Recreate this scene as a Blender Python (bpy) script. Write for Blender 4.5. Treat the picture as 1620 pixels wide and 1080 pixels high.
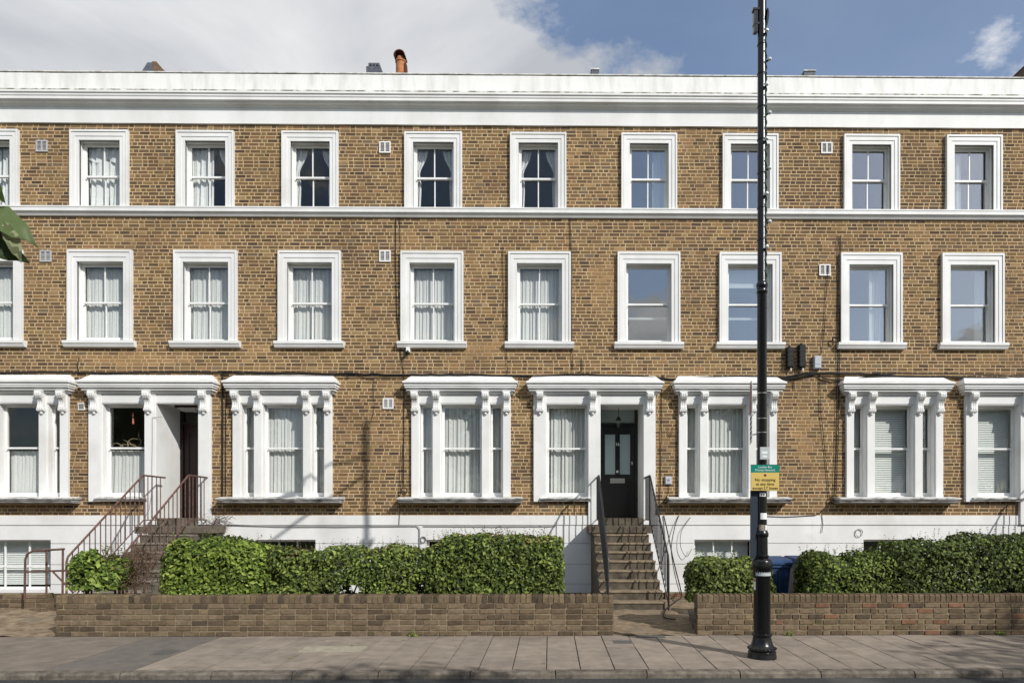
import bpy, bmesh, math, random
from mathutils import Vector, Matrix, noise as mnoise
R = math.radians
rnd = random.Random(7)
for o in list(bpy.data.objects): bpy.data.objects.remove(o)
scene = bpy.context.scene
col = scene.collection

# ------------------------------------------------------------------ camera
CAMY, CAMZ, YAW, FPX, PPX, PPY = -15.43, 1.75, R(0.6), 1080.0, 881.0, 810.0
cam_d = bpy.data.cameras.new('camera'); cam = bpy.data.objects.new('camera', cam_d); col.objects.link(cam)
cam_d.sensor_fit = 'HORIZONTAL'; cam_d.sensor_width = 36.0; cam_d.lens = 24.0
cam_d.shift_x = (810 - PPX) / 1620.0; cam_d.shift_y = (PPY - 540) / 1620.0
cam_d.clip_start = 0.05; cam_d.clip_end = 3000
cam.location = (0, CAMY, CAMZ); cam.rotation_euler = (R(90), 0, -YAW)
scene.camera = cam

def P(u, v, Y=0.0):
    """metres of the point of the upright plane Y that the photograph shows at (u, v)"""
    a = (u - PPX) / FPX
    dx = math.sin(YAW) + math.cos(YAW) * a
    dy = math.cos(YAW) - math.sin(YAW) * a
    t = (Y - CAMY) / dy
    return dx * t, CAMZ + (PPY - v) / FPX * t
def PX(u, Y=0.0): return P(u, 500, Y)[0]

# ------------------------------------------------------------------ sky, sun, exposure
SUNV = Vector((-0.93, 1.0, -0.93)).normalized()
elev = math.asin(-SUNV.z); azim = math.atan2(-SUNV.x, -SUNV.y)
CLOUD_OFF = (9.5038, 10.5744, 1.3216)
world = bpy.data.worlds.new('World'); scene.world = world; world.use_nodes = True
nt = world.node_tree; nt.nodes.clear()
def wn(t, **k):
    n = nt.nodes.new(t)
    for a, b in k.items(): setattr(n, a, b)
    return n
L = nt.links.new
out = wn('ShaderNodeOutputWorld'); bg = wn('ShaderNodeBackground'); bg.inputs[1].default_value = 0.15
sky = wn('ShaderNodeTexSky', sky_type='NISHITA', sun_disc=False, sun_elevation=elev, sun_rotation=azim,
         air_density=1.0, dust_density=0.7, ozone_density=2.6)
tc = wn('ShaderNodeTexCoord'); sep = wn('ShaderNodeSeparateXYZ'); L(tc.outputs['Generated'], sep.inputs[0])
mz = wn('ShaderNodeMath', operation='MAXIMUM'); L(sep.outputs[2], mz.inputs[0]); mz.inputs[1].default_value = 0.0
az_ = wn('ShaderNodeMath', operation='ADD'); L(mz.outputs[0], az_.inputs[0]); az_.inputs[1].default_value = 0.12
dx_ = wn('ShaderNodeMath', operation='DIVIDE'); L(sep.outputs[0], dx_.inputs[0]); L(az_.outputs[0], dx_.inputs[1])
dy_ = wn('ShaderNodeMath', operation='DIVIDE'); L(sep.outputs[1], dy_.inputs[0]); L(az_.outputs[0], dy_.inputs[1])
comb = wn('ShaderNodeCombineXYZ'); L(dx_.outputs[0], comb.inputs[0]); L(dy_.outputs[0], comb.inputs[1])
offs = wn('ShaderNodeVectorMath', operation='ADD'); L(comb.outputs[0], offs.inputs[0]); offs.inputs[1].default_value = CLOUD_OFF
n1 = wn('ShaderNodeTexNoise'); n1.inputs['Scale'].default_value = 0.62; n1.inputs['Detail'].default_value = 10.0
n1.inputs['Roughness'].default_value = 0.60; n1.inputs['Distortion'].default_value = 0.12; L(offs.outputs[0], n1.inputs['Vector'])
r1 = wn('ShaderNodeValToRGB'); r1.color_ramp.elements[0].position = 0.497; r1.color_ramp.elements[1].position = 0.528
r1.color_ramp.elements[0].color = (0.12, 0.12, 0.12, 1)
L(n1.outputs[0], r1.inputs[0])
n2 = wn('ShaderNodeTexNoise'); n2.inputs['Scale'].default_value = 1.5; n2.inputs['Detail'].default_value = 6.0
n2.inputs['Roughness'].default_value = 0.5; n2.inputs['Distortion'].default_value = 0.4; L(offs.outputs[0], n2.inputs['Vector'])
r2 = wn('ShaderNodeValToRGB'); r2.color_ramp.elements[0].position = 0.40; r2.color_ramp.elements[1].position = 0.60
r2.color_ramp.elements[0].color = (3.4, 3.55, 3.85, 1); r2.color_ramp.elements[1].color = (5.9, 5.95, 6.0, 1)
L(n2.outputs[0], r2.inputs[0])
mx = wn('ShaderNodeMixRGB'); L(r1.outputs[0], mx.inputs[0]); L(sky.outputs[0], mx.inputs[1]); L(r2.outputs[0], mx.inputs[2])
L(mx.outputs[0], bg.inputs[0]); L(bg.outputs[0], out.inputs[0])

sun_d = bpy.data.lights.new('sun', 'SUN'); sun = bpy.data.objects.new('sun', sun_d); col.objects.link(sun)
sun_d.energy = 4.2; sun_d.angle = R(0.42); sun_d.color = (1.0, 0.965, 0.915)
sun.rotation_euler = SUNV.to_track_quat('-Z', 'Y').to_euler(); sun.location = (20, -25, 30)
scene.view_settings.view_transform = 'Standard'; scene.view_settings.look = 'None'
scene.view_settings.gamma = 1.0; scene.view_settings.exposure = 0.0; scene.view_settings.use_curve_mapping = False
scene.render.engine = 'CYCLES'

# ------------------------------------------------------------------ materials
M = {}
def srgb(r, g, b):
    f = lambda c: (c / 255 / 12.92) if c / 255 <= 0.04045 else ((c / 255 + 0.055) / 1.055) ** 2.4
    return (f(r), f(g), f(b), 1.0)
def mat(name, c, rough=0.8, c2=None, scale=8.0, detail=6.0, bump=0.0, bscale=60.0, spec=0.3, stretch=None, metal=0.0,
        lo=0.35, hi=0.65, rand=0.0, attr=False, trans=0.0, c3=None, s3=1.0, lo3=0.55, hi3=0.75):
    m = bpy.data.materials.new(name); m.use_nodes = True; t = m.node_tree; b = t.nodes['Principled BSDF']
    b.inputs['Roughness'].default_value = rough; b.inputs['Specular IOR Level'].default_value = spec; b.inputs['Metallic'].default_value = metal
    l = t.links.new
    tcn = t.nodes.new('ShaderNodeTexCoord'); geo = t.nodes.new('ShaderNodeNewGeometry')
    vec = geo.outputs['Position']
    if stretch:
        mp = t.nodes.new('ShaderNodeMapping'); mp.inputs['Scale'].default_value = stretch; l(vec, mp.inputs[0]); sv = mp.outputs[0]
    else: sv = vec
    src = None
    if attr:
        a = t.nodes.new('ShaderNodeAttribute'); a.attribute_name = 'Col'; src = a.outputs['Color']
    if c2 is not None:
        n = t.nodes.new('ShaderNodeTexNoise'); n.inputs['Scale'].default_value = scale; n.inputs['Detail'].default_value = detail; n.inputs['Roughness'].default_value = 0.62
        l(sv, n.inputs['Vector'])
        r = t.nodes.new('ShaderNodeValToRGB'); r.color_ramp.elements[0].position = lo; r.color_ramp.elements[1].position = hi
        r.color_ramp.elements[0].color = c2; r.color_ramp.elements[1].color = c if not attr else (1, 1, 1, 1)
        l(n.outputs[0], r.inputs[0])
        if attr:
            mm = t.nodes.new('ShaderNodeMixRGB'); mm.blend_type = 'MULTIPLY'; mm.inputs[0].default_value = 1.0
            l(src, mm.inputs[1]); l(r.outputs[0], mm.inputs[2]); src = mm.outputs[0]
        else: src = r.outputs[0]
    if c3 is not None:
        n = t.nodes.new('ShaderNodeTexNoise'); n.inputs['Scale'].default_value = s3; n.inputs['Detail'].default_value = 5; l(vec, n.inputs['Vector'])
        r = t.nodes.new('ShaderNodeValToRGB'); r.color_ramp.elements[0].position = lo3; r.color_ramp.elements[1].position = hi3
        l(n.outputs[0], r.inputs[0])
        mm = t.nodes.new('ShaderNodeMixRGB'); l(r.outputs[0], mm.inputs[0])
        if src is None: mm.inputs[1].default_value = c
        else: l(src, mm.inputs[1])
        mm.inputs[2].default_value = c3; src = mm.outputs[0]
    if rand:
        oi = t.nodes.new('ShaderNodeObjectInfo')
        hs = t.nodes.new('ShaderNodeHueSaturation')
        ma = t.nodes.new('ShaderNodeMapRange'); ma.inputs['To Min'].default_value = 1 - rand; ma.inputs['To Max'].default_value = 1 + rand
        l(oi.outputs['Random'], ma.inputs[0]); l(ma.outputs[0], hs.inputs['Value'])
        if src is None: hs.inputs['Color'].default_value = c
        else: l(src, hs.inputs['Color'])
        src = hs.outputs[0]
    if src is None: b.inputs['Base Color'].default_value = c
    else: l(src, b.inputs['Base Color'])
    if bump:
        n = t.nodes.new('ShaderNodeTexNoise'); n.inputs['Scale'].default_value = bscale; n.inputs['Detail'].default_value = 6; l(sv, n.inputs['Vector'])
        bp = t.nodes.new('ShaderNodeBump'); bp.inputs['Strength'].default_value = bump; bp.inputs['Distance'].default_value = 0.01
        l(n.outputs[0], bp.inputs['Height']); l(bp.outputs[0], b.inputs['Normal'])
    if trans:
        tr = t.nodes.new('ShaderNodeBsdfTranslucent'); mix = t.nodes.new('ShaderNodeMixShader'); mix.inputs[0].default_value = trans
        if src is None: tr.inputs[0].default_value = c
        else: l(src, tr.inputs[0])
        l(b.outputs[0], mix.inputs[1]); l(tr.outputs[0], mix.inputs[2]); l(mix.outputs[0], t.nodes['Material Output'].inputs[0])
    M[name] = m
    return m
mat('brick', (1, 1, 1, 1), 0.9, (0.8, 0.78, 0.76, 1), 22, 8, 0.5, 90, 0.2, attr=True, lo=0.3, hi=0.62)
mat('mortar', srgb(201, 176, 137), 0.95, srgb(176, 150, 114), 3.0, 9, 0.4, 120, 0.1, c3=srgb(150, 126, 98), s3=0.8, lo3=0.5, hi3=0.75)
mat('garden_brick', (1, 1, 1, 1), 0.92, (0.6, 0.6, 0.56, 1), 16, 8, 0.6, 80, 0.15, attr=True, lo=0.3, hi=0.62)
mat('garden_mortar', srgb(146, 133, 110), 0.95, srgb(108, 97, 80), 9, 8, 0.5, 90, 0.1)
mat('white', srgb(228, 228, 226), 0.55, srgb(214, 214, 211), 1.4, 8, 0.06, 30, 0.35, stretch=(1, 1, 0.5), c3=srgb(202, 200, 195), s3=1.1, lo3=0.56, hi3=0.8)
mat('white_sash', srgb(232, 232, 230), 0.4, srgb(222, 222, 220), 5, 5, 0.0, 30, 0.4)
mat('white_stained', srgb(228, 228, 225), 0.7, srgb(204, 203, 198), 2.6, 9, 0.12, 40, 0.25, stretch=(1.6, 1, 0.35), lo=0.28, hi=0.55, c3=srgb(212, 211, 208), s3=0.7, lo3=0.55, hi3=0.8)
mat('algae', srgb(214, 213, 208), 0.9, srgb(112, 110, 96), 5, 10, 0.3, 60, 0.1, lo=0.42, hi=0.60)
mat('algae_pale', srgb(220, 219, 215), 0.9, srgb(180, 177, 170), 6, 10, 0.3, 60, 0.1, lo=0.38, hi=0.55)
mat('sill_stone', srgb(214, 213, 209), 0.8, srgb(104, 102, 98), 6, 9, 0.3, 60, 0.15, lo=0.32, hi=0.56, stretch=(0.8, 1, 2.5))
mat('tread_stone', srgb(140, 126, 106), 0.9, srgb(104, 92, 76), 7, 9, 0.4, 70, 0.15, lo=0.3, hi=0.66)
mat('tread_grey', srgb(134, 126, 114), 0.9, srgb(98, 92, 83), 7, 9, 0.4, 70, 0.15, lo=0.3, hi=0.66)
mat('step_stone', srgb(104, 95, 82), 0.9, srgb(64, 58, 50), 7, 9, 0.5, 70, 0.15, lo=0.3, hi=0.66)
mat('sill_grime', srgb(168, 166, 162), 0.85, srgb(84, 82, 79), 6, 9, 0.3, 60, 0.15, lo=0.34, hi=0.62, stretch=(0.8, 1, 2.5))
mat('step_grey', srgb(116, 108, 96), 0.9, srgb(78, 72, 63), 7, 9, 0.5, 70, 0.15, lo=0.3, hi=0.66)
mat('slab', srgb(146, 135, 123), 0.88, srgb(126, 116, 105), 5, 9, 0.3, 110, 0.2, rand=0.09, c3=srgb(112, 103, 94), s3=1.1, lo3=0.55, hi3=0.8)
mat('slab_joint', srgb(66, 60, 54), 0.95, srgb(84, 77, 68), 12, 6, 0.3, 90, 0.1)
mat('cover_slab', srgb(164, 156, 140), 0.9, srgb(140, 132, 118), 9, 8, 0.3, 110, 0.2)
mat('grey_tarmac', srgb(132, 122, 111), 0.92, srgb(110, 102, 93), 3.5, 10, 0.5, 200, 0.15)
mat('blue_tarmac', srgb(116, 110, 103), 0.92, srgb(100, 95, 90), 5, 10, 0.5, 200, 0.15)
mat('asphalt', srgb(74, 74, 74), 0.93, srgb(52, 52, 53), 30, 10, 0.7, 260, 0.2, c3=srgb(88, 87, 85), s3=1.3)
mat('kerb_granite', srgb(122, 114, 103), 0.85, srgb(78, 72, 65), 10, 9, 0.7, 90, 0.2, rand=0.12)
mat('earth', srgb(146, 130, 109), 0.95, srgb(104, 91, 74), 6, 10, 0.9, 45, 0.1, c3=srgb(120, 112, 98), s3=2.0)
mat('soil', srgb(92, 78, 62), 0.97, srgb(58, 48, 38), 8, 9, 0.8, 40, 0.1)
mat('field', srgb(88, 96, 62), 0.97, srgb(66, 74, 46), 0.6, 8, 0.3, 10, 0.1)
mat('black_gloss', srgb(16, 16, 17), 0.22, spec=0.5)
mat('black_cast', srgb(8, 8, 9), 0.27, srgb(14, 14, 14), 8, 8, 0.12, 50, 0.5)
mat('door_brown', srgb(46, 26, 22), 0.45, srgb(34, 20, 18), 9, 5, 0, 30, 0.35)
mat('rail_black', srgb(30, 30, 33), 0.4, srgb(44, 43, 44), 15, 5, 0.1, 60, 0.4)
mat('rail_rust', srgb(112, 84, 74), 0.7, srgb(72, 52, 47), 22, 8, 0.3, 70, 0.3)
mat('cable', srgb(26, 25, 25), 0.6)
mat('cable_grey', srgb(150, 150, 150), 0.6)
mat('iron', srgb(98, 95, 91), 0.7, srgb(78, 76, 74), 20, 6, 0.3, 80)
mat('pipe', srgb(38, 34, 32), 0.55)
mat('vent_grey', srgb(186, 186, 186), 0.6, srgb(160, 160, 158), 30, 4)
mat('vent_white', srgb(226, 224, 220), 0.55)
mat('vent_dark', srgb(120, 120, 122), 0.8)
mat('box_grey', srgb(176, 180, 186), 0.5)
mat('bin_blue', srgb(40, 70, 112), 0.5, srgb(30, 52, 88), 5, 6, 0.05, 40, 0.45)
mat('bin_grey', srgb(84, 88, 100), 0.45, srgb(70, 74, 84), 5, 6, 0.05, 40, 0.45)
mat('rubber', srgb(24, 24, 24), 0.8)
mat('steel', srgb(190, 188, 182), 0.3, metal=0.9, spec=0.5)
mat('terracotta', srgb(186, 128, 86), 0.85, srgb(152, 98, 64), 12, 6, 0.2, 60)
mat('terracotta_dark', srgb(90, 52, 40), 0.9)
mat('stack_brick', srgb(120, 96, 76), 0.92, srgb(78, 64, 54), 14, 8, 0.5, 50)
mat('slate', srgb(96, 100, 108), 0.6, srgb(70, 74, 82), 9, 5, 0.2, 20)
mat('room', srgb(150, 146, 138), 0.9)
mat('room_dark', srgb(70, 66, 60), 0.9)
mat('net', srgb(222, 222, 219), 0.9, srgb(208, 208, 206), 40, 4, 0, trans=0.16, spec=0.05)
mat('curtain', srgb(240, 240, 238), 0.9, srgb(228, 228, 228), 12, 4, 0, trans=0.2, spec=0.05)
mat('blind', srgb(238, 240, 236), 0.6, spec=0.2, trans=0.1)
mat('sign_green', srgb(0, 122, 106), 0.4); mat('sign_yellow', srgb(204, 178, 100), 0.4); mat('sign_white', srgb(225, 226, 225), 0.45)
mat('sign_back', srgb(70, 76, 88), 0.5); mat('sign_red', srgb(140, 62, 74), 0.45); mat('ink', srgb(20, 20, 22), 0.6)
mat('sign_box', srgb(176, 182, 184), 0.5)
mat('slate_panel', srgb(44, 52, 64), 0.45)
mat('bulb', srgb(232, 236, 230), 0.15, spec=0.6); mat('green_cable', srgb(24, 66, 44), 0.6)
mat('frosted', srgb(150, 166, 166), 0.35, spec=0.5)
mat('bark', srgb(96, 84, 68), 0.95, srgb(62, 54, 44), 10, 8, 0.8, 30)
mat('twig', srgb(104, 84, 66), 0.95, srgb(70, 55, 44), 14, 6)
mat('wood_pale', srgb(176, 160, 130), 0.8)
mat('ornament', srgb(196, 120, 96), 0.6)
def leafmat(name, a, b, tr=0.25, rough=0.45):
    m = mat(name, (1, 1, 1, 1), rough, attr=True, spec=0.22, trans=tr)
    return m
leafmat('leaf_hedge', 0, 0, 0.22, 0.55); leafmat('leaf_tree', 0, 0, 0.3)
def glassmat(name, ior, tint):
    m = bpy.data.materials.new(name); m.use_nodes = True; t = m.node_tree; t.nodes.clear()
    o = t.nodes.new('ShaderNodeOutputMaterial'); tr = t.nodes.new('ShaderNodeBsdfTransparent'); tr.inputs[0].default_value = tint
    g = t.nodes.new('ShaderNodeBsdfGlossy'); g.inputs['Roughness'].default_value = 0.012
    r0 = ((ior - 1) / (ior + 1)) ** 2
    lw = t.nodes.new('ShaderNodeLayerWeight'); lw.inputs['Blend'].default_value = 0.5
    pw = t.nodes.new('ShaderNodeMath'); pw.operation = 'POWER'; pw.inputs[1].default_value = 5.0; t.links.new(lw.outputs['Facing'], pw.inputs[0])
    fr = t.nodes.new('ShaderNodeMath'); fr.operation = 'MULTIPLY_ADD'; t.links.new(pw.outputs[0], fr.inputs[0]); fr.inputs[1].default_value = 1 - r0; fr.inputs[2].default_value = r0
    nz = t.nodes.new('ShaderNodeTexNoise'); nz.inputs['Scale'].default_value = 2.2; nz.inputs['Detail'].default_value = 2
    ge = t.nodes.new('ShaderNodeNewGeometry'); t.links.new(ge.outputs['Position'], nz.inputs['Vector'])
    bp = t.nodes.new('ShaderNodeBump'); bp.inputs['Strength'].default_value = 0.12; bp.inputs['Distance'].default_value = 0.02
    t.links.new(nz.outputs[0], bp.inputs['Height']); t.links.new(bp.outputs[0], g.inputs['Normal'])
    mx = t.nodes.new('ShaderNodeMixShader'); t.links.new(fr.outputs[0], mx.inputs[0]); t.links.new(tr.outputs[0], mx.inputs[1]); t.links.new(g.outputs[0], mx.inputs[2])
    t.links.new(mx.outputs[0], o.inputs[0]); M[name] = m
glassmat('glass', 1.5, (0.98, 0.99, 0.985, 1)); glassmat('glass_coated', 2.9, (0.95, 0.97, 0.97, 1))

# ------------------------------------------------------------------ mesh helpers
WP = {}
def wpos(o): return WP.get(o.name, Vector((0, 0, 0))) if o else Vector((0, 0, 0))
def tag(o, label=None, cat=None, group=None, kind=None):
    if label: o['label'] = label
    if cat: o['category'] = cat
    if group: o['group'] = group
    if kind: o['kind'] = kind
    return o
def link(o, parent, loc):
    col.objects.link(o); loc = Vector(loc)
    if parent: o.parent = parent
    o.location = loc - wpos(parent); WP[o.name] = loc
    return o
def thing(name, loc, label, cat, group=None):
    o = bpy.data.objects.new(name, None); o.empty_display_size = 0.2
    link(o, None, loc); return tag(o, label, cat, group)
def place(name, me, loc, parent=None):
    return link(bpy.data.objects.new(name, me), parent, loc)
class MB:
    def __init__(s): s.v = []; s.f = []; s.c = []; s.cols = False
    def add(s, vs, fs, c=None):
        n = len(s.v); s.v += [tuple(x) for x in vs]; s.f += [tuple(i + n for i in f) for f in fs]
        if c is not None: s.cols = True
        s.c += [c or (1, 1, 1, 1)] * len(vs); return s
    def box(s, x0, x1, y0, y1, z0, z1, c=None, bev=0.0):
        if bev:
            b = min(bev, (x1 - x0) * .3, (y1 - y0) * .3, (z1 - z0) * .3)
            # rounded front edges: chamfered towards -Y
            vs = [(x0, y1, z0), (x1, y1, z0), (x1, y1, z1), (x0, y1, z1), (x0, y0 + b, z0), (x1, y0 + b, z0), (x1, y0 + b, z1), (x0, y0 + b, z1),
                  (x0 + b, y0, z0 + b), (x1 - b, y0, z0 + b), (x1 - b, y0, z1 - b), (x0 + b, y0, z1 - b)]
            fs = [(0, 3, 2, 1), (8, 9, 10, 11), (4, 5, 9, 8), (5, 6, 10, 9), (6, 7, 11, 10), (7, 4, 8, 11), (0, 1, 5, 4), (1, 2, 6, 5), (2, 3, 7, 6), (3, 0, 4, 7)]
        else:
            vs = [(x, y, z) for z in (z0, z1) for y in (y0, y1) for x in (x0, x1)]
            fs = [(0, 2, 3, 1), (4, 5, 7, 6), (0, 1, 5, 4), (1, 3, 7, 5), (3, 2, 6, 7), (2, 0, 4, 6)]
        return s.add(vs, fs, c)
    def prism_x(s, prof, x0, x1, c=None):
        n = len(prof)
        vs = [(x0, y, z) for y, z in prof] + [(x1, y, z) for y, z in prof]
        fs = [(i, (i + 1) % n, n + (i + 1) % n, n + i) for i in range(n)] + [tuple(range(n - 1, -1, -1)), tuple(range(n, 2 * n))]
        return s.add(vs, fs, c)
    def frustum(s, p0, q0, z0, p1, q1, z1, c=None):
        (a, b), (d, e) = p0, q0; (g, h), (i, j) = p1, q1   # (xmin,ymin),(xmax,ymax)
        vs = [(a, b, z0), (d, b, z0), (d, e, z0), (a, e, z0), (g, h, z1), (i, h, z1), (i, j, z1), (g, j, z1)]
        return s.add(vs, [(0, 3, 2, 1), (4, 5, 6, 7), (0, 1, 5, 4), (1, 2, 6, 5), (2, 3, 7, 6), (3, 0, 4, 7)], c)
    def tube(s, pts, r, n=6, c=None, cap=True):
        pts = [Vector(p) for p in pts]; rs = r if isinstance(r, (list, tuple)) else [r] * len(pts)
        vs = []; N = len(pts); prev = None
        for i, p in enumerate(pts):
            d = (pts[min(i + 1, N - 1)] - pts[max(i - 1, 0)])
            if d.length < 1e-9: d = Vector((0, 0, 1))
            d.normalize()
            a = prev if prev is not None else (Vector((1, 0, 0)) if abs(d.x) < 0.9 else Vector((0, 1, 0)))
            a = (a - d * a.dot(d))
            if a.length < 1e-4: a = d.orthogonal()
            a.normalize(); b = d.cross(a); prev = a
            for k in range(n):
                t = 2 * math.pi * k / n; vs.append(p + (a * math.cos(t) + b * math.sin(t)) * rs[i])
        fs = [(i * n + k, i * n + (k + 1) % n, (i + 1) * n + (k + 1) % n, (i + 1) * n + k) for i in range(N - 1) for k in range(n)]
        if cap: fs += [tuple(range(n - 1, -1, -1)), tuple(range((N - 1) * n, N * n))]
        return s.add(vs, fs, c)
    def lathe(s, prof, cx, cy, n=24, c=None):
        vs = [(cx + r * math.cos(2 * math.pi * k / n), cy + r * math.sin(2 * math.pi * k / n), z) for r, z in prof for k in range(n)]
        m = len(prof)
        fs = [(i * n + k, i * n + (k + 1) % n, (i + 1) * n + (k + 1) % n, (i + 1) * n + k) for i in range(m - 1) for k in range(n)]
        fs += [tuple(range(n - 1, -1, -1)), tuple(range((m - 1) * n, m * n))]
        return s.add(vs, fs, c)
    def mesh(s, name, m, origin, smooth=False):
        ox, oy, oz = origin
        me = bpy.data.meshes.new(name); me.from_pydata([(x - ox, y - oy, z - oz) for x, y, z in s.v], [], s.f)
        if s.cols:
            a = me.color_attributes.new('Col', 'FLOAT_COLOR', 'POINT'); a.data.foreach_set('color', [k for c in s.c for k in c])
        me.materials.append(M[m] if isinstance(m, str) else m)
        if smooth:
            me.polygons.foreach_set('use_smooth', [True] * len(me.polygons))
            try: me.set_sharp_from_angle(angle=R(40))
            except Exception: pass
        me.update(); return me
    def build(s, name, m, parent=None, smooth=False, loc=None):
        if loc is None:
            xs, ys, zs = zip(*s.v); loc = ((min(xs) + max(xs)) / 2, (min(ys) + max(ys)) / 2, min(zs))
        return link(bpy.data.objects.new(name, s.mesh(name, m, loc, smooth)), parent, loc)
def box(name, m, parent, *a, bev=0.0): return MB().box(*a, bev=bev).build(name, m, parent)
def text_obj(body, size, cx, y, z, m, parent, name='lettering', bold=0.0, spacing=1.0):
    c = bpy.data.curves.new('txt', 'FONT'); c.body = body; c.size = size; c.align_x = 'CENTER'; c.align_y = 'CENTER'; c.extrude = 0.0006
    c.offset = bold; c.resolution_u = 2; c.space_character = spacing
    t = bpy.data.objects.new('txt', c); col.objects.link(t)
    bpy.context.view_layer.update()
    me = bpy.data.meshes.new_from_object(t.evaluated_get(bpy.context.evaluated_depsgraph_get()))
    bpy.data.objects.remove(t)
    me.transform(Matrix.Rotation(R(90), 4, 'X')); me.materials.clear(); me.materials.append(M[m])
    return place(name, me, (cx, y, z), parent)
def struct(o): o['kind'] = 'structure'; return o

# ------------------------------------------------------------------ ground
KERB_F, KERB_B = -7.97, -7.82      # kerb front and back
WALL_F, WALL_T = -5.72, 0.225
struct(box('ground', 'field', None, -600, 600, -600, 900, -0.5, -0.36))
struct(MB().box(-60, 60, -15.3, KERB_F + 0.01, -0.35, -0.068).build('road', 'asphalt'))
struct(MB().box(-60, 60, -19.5, -15.3, -0.34, 0.0).build('pavement_opposite', 'grey_tarmac'))
pav = struct(MB().box(-40, 40, KERB_B, WALL_F + 0.04, -0.34, -0.012).build('pavement', 'slab_joint'))
struct(MB().box(-22, 22, WALL_F + 0.04, 0.6, -0.34, -0.06).build('front_garden', 'soil'))
# tarmac end of the pavement
XA = -4.62
struct(MB().box(-40, XA - 1.0, KERB_B + 0.004, WALL_F - 0.01, -0.03, 0.0).build('tarmac_footway', 'grey_tarmac'))
struct(MB().box(XA - 0.996, XA - 0.006, KERB_B + 0.004, WALL_F - 0.01, -0.03, -0.001).build('tarmac_strip', 'blue_tarmac'))
# slabs
W = 0.382; x = XA; i = 0
cover = (-3.17, -2.38, -6.83, -6.48)
slabm = {}
while x < 13:
    cuts = [KERB_B + 0.008]; y = KERB_B + 0.008 + (0.34 if i % 2 else 0.62) + rnd.uniform(-.03, .03)
    while y < WALL_F - 0.2:
        cuts.append(y); y += rnd.choice([0.6, 0.62, 0.45])
    cuts.append(WALL_F - 0.012)
    for a, b in zip(cuts, cuts[1:]):
        x0, x1 = x + 0.0035, x + W - 0.0035
        if x1 > cover[0] and x0 < cover[1] and b > cover[2] and a < cover[3]:
            segs = []
            if x0 < cover[0]: segs.append((x0, cover[0] - 0.005, a, b))
            if x1 > cover[1]: segs.append((cover[1] + 0.005, x1, a, b))
            xa, xb = max(x0, cover[0] - 0.003), min(x1, cover[1] + 0.003)
            if a < cover[2]: segs.append((xa, xb, a, cover[2] - 0.005))
            if b > cover[3]: segs.append((xa, xb, cover[3] + 0.005, b))
        else: segs = [(x0, x1, a, b)]
        for (p, q, r_, s_) in segs:
            if q - p < 0.02 or s_ - r_ < 0.02: continue
            t = MB(); dz = rnd.uniform(-0.003, 0.003); tl = rnd.uniform(-0.002, 0.002)
            t.frustum((p, r_ + 0.002), (q, s_ - 0.002), -0.03, (p + 0.003, r_ + 0.004), (q - 0.003, s_ - 0.004), dz + tl)
            t.build('paving_slab', 'slab', pav)
    x += W; i += 1
box('access_cover', 'cover_slab', pav, cover[0], cover[1], cover[2], cover[3], -0.03, 0.004)
kb = struct(MB().box(-40, 40, KERB_F + 0.02, KERB_B - 0.002, -0.33, -0.03).build('kerb', 'slab_joint'))
x = -13.0
while x < 13:
    w = rnd.uniform(0.85, 1.05); d = rnd.uniform(-.006, .006)
    pr = [(KERB_B, -0.028), (KERB_F + d, -0.2), (KERB_F + 0.012 + d, -0.022), (KERB_F + 0.035 + d, 0.0), (KERB_B - 0.002, 0.003)]
    MB().prism_x(pr, x + 0.006, x + w - 0.006).build('kerb_stone', 'kerb_granite', kb); x += w
# iron covers let into the slabs
def iron_cover(u0, u1, v0, v1, label):
    D1 = CAMZ * FPX / (v1 - PPY); D0 = CAMZ * FPX / (v0 - PPY)
    x0 = PX(u0, CAMY + D1); x1 = PX(u1, CAMY + D1)
    o = MB().box(x0, x1, CAMY + D1, CAMY + D0, -0.01, 0.006)
    return tag(o.build('iron_cover', 'iron'), label, 'manhole cover')
iron_cover(236, 266, 1027, 1034, 'small dark iron cover set in the tarmac footway')
iron_cover(1008, 1053, 1004.6, 1008.5, 'grey iron cover in the pavement at the end of the garden path')
iron_cover(971, 1002, 1013, 1018, 'small worn grey iron cover in the pavement slabs beside the long garden wall')
# garden paths
def rough(name, x0, x1, y0, y1, z0, z1, m, seed, amp=0.02, nx=40, ny=36):
    b = MB(); vs = []
    for j in range(ny + 1):
        for k in range(nx + 1):
            px = x0 + (x1 - x0) * k / nx; py = y0 + (y1 - y0) * j / ny
            vs.append((px, py, z0 + (z1 - z0) * j / ny + amp * mnoise.fractal((px * 4, py * 4, seed), 1, 2, 4)))
    b.add(vs, [(j * (nx + 1) + k, j * (nx + 1) + k + 1, (j + 1) * (nx + 1) + k + 1, (j + 1) * (nx + 1) + k) for j in range(ny) for k in range(nx)])
    return struct(b.build(name, m, smooth=True))
rough('garden_path', 0.55, 3.0, WALL_F - 0.02, -0.9, 0.004, -0.02, 'earth', 3.1, 0.022)
rough('side_yard', -18, -6.95, WALL_F - 0.03, -3.4, 0.004, 0.05, 'earth', 9.7, 0.045, 90, 40)

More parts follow.
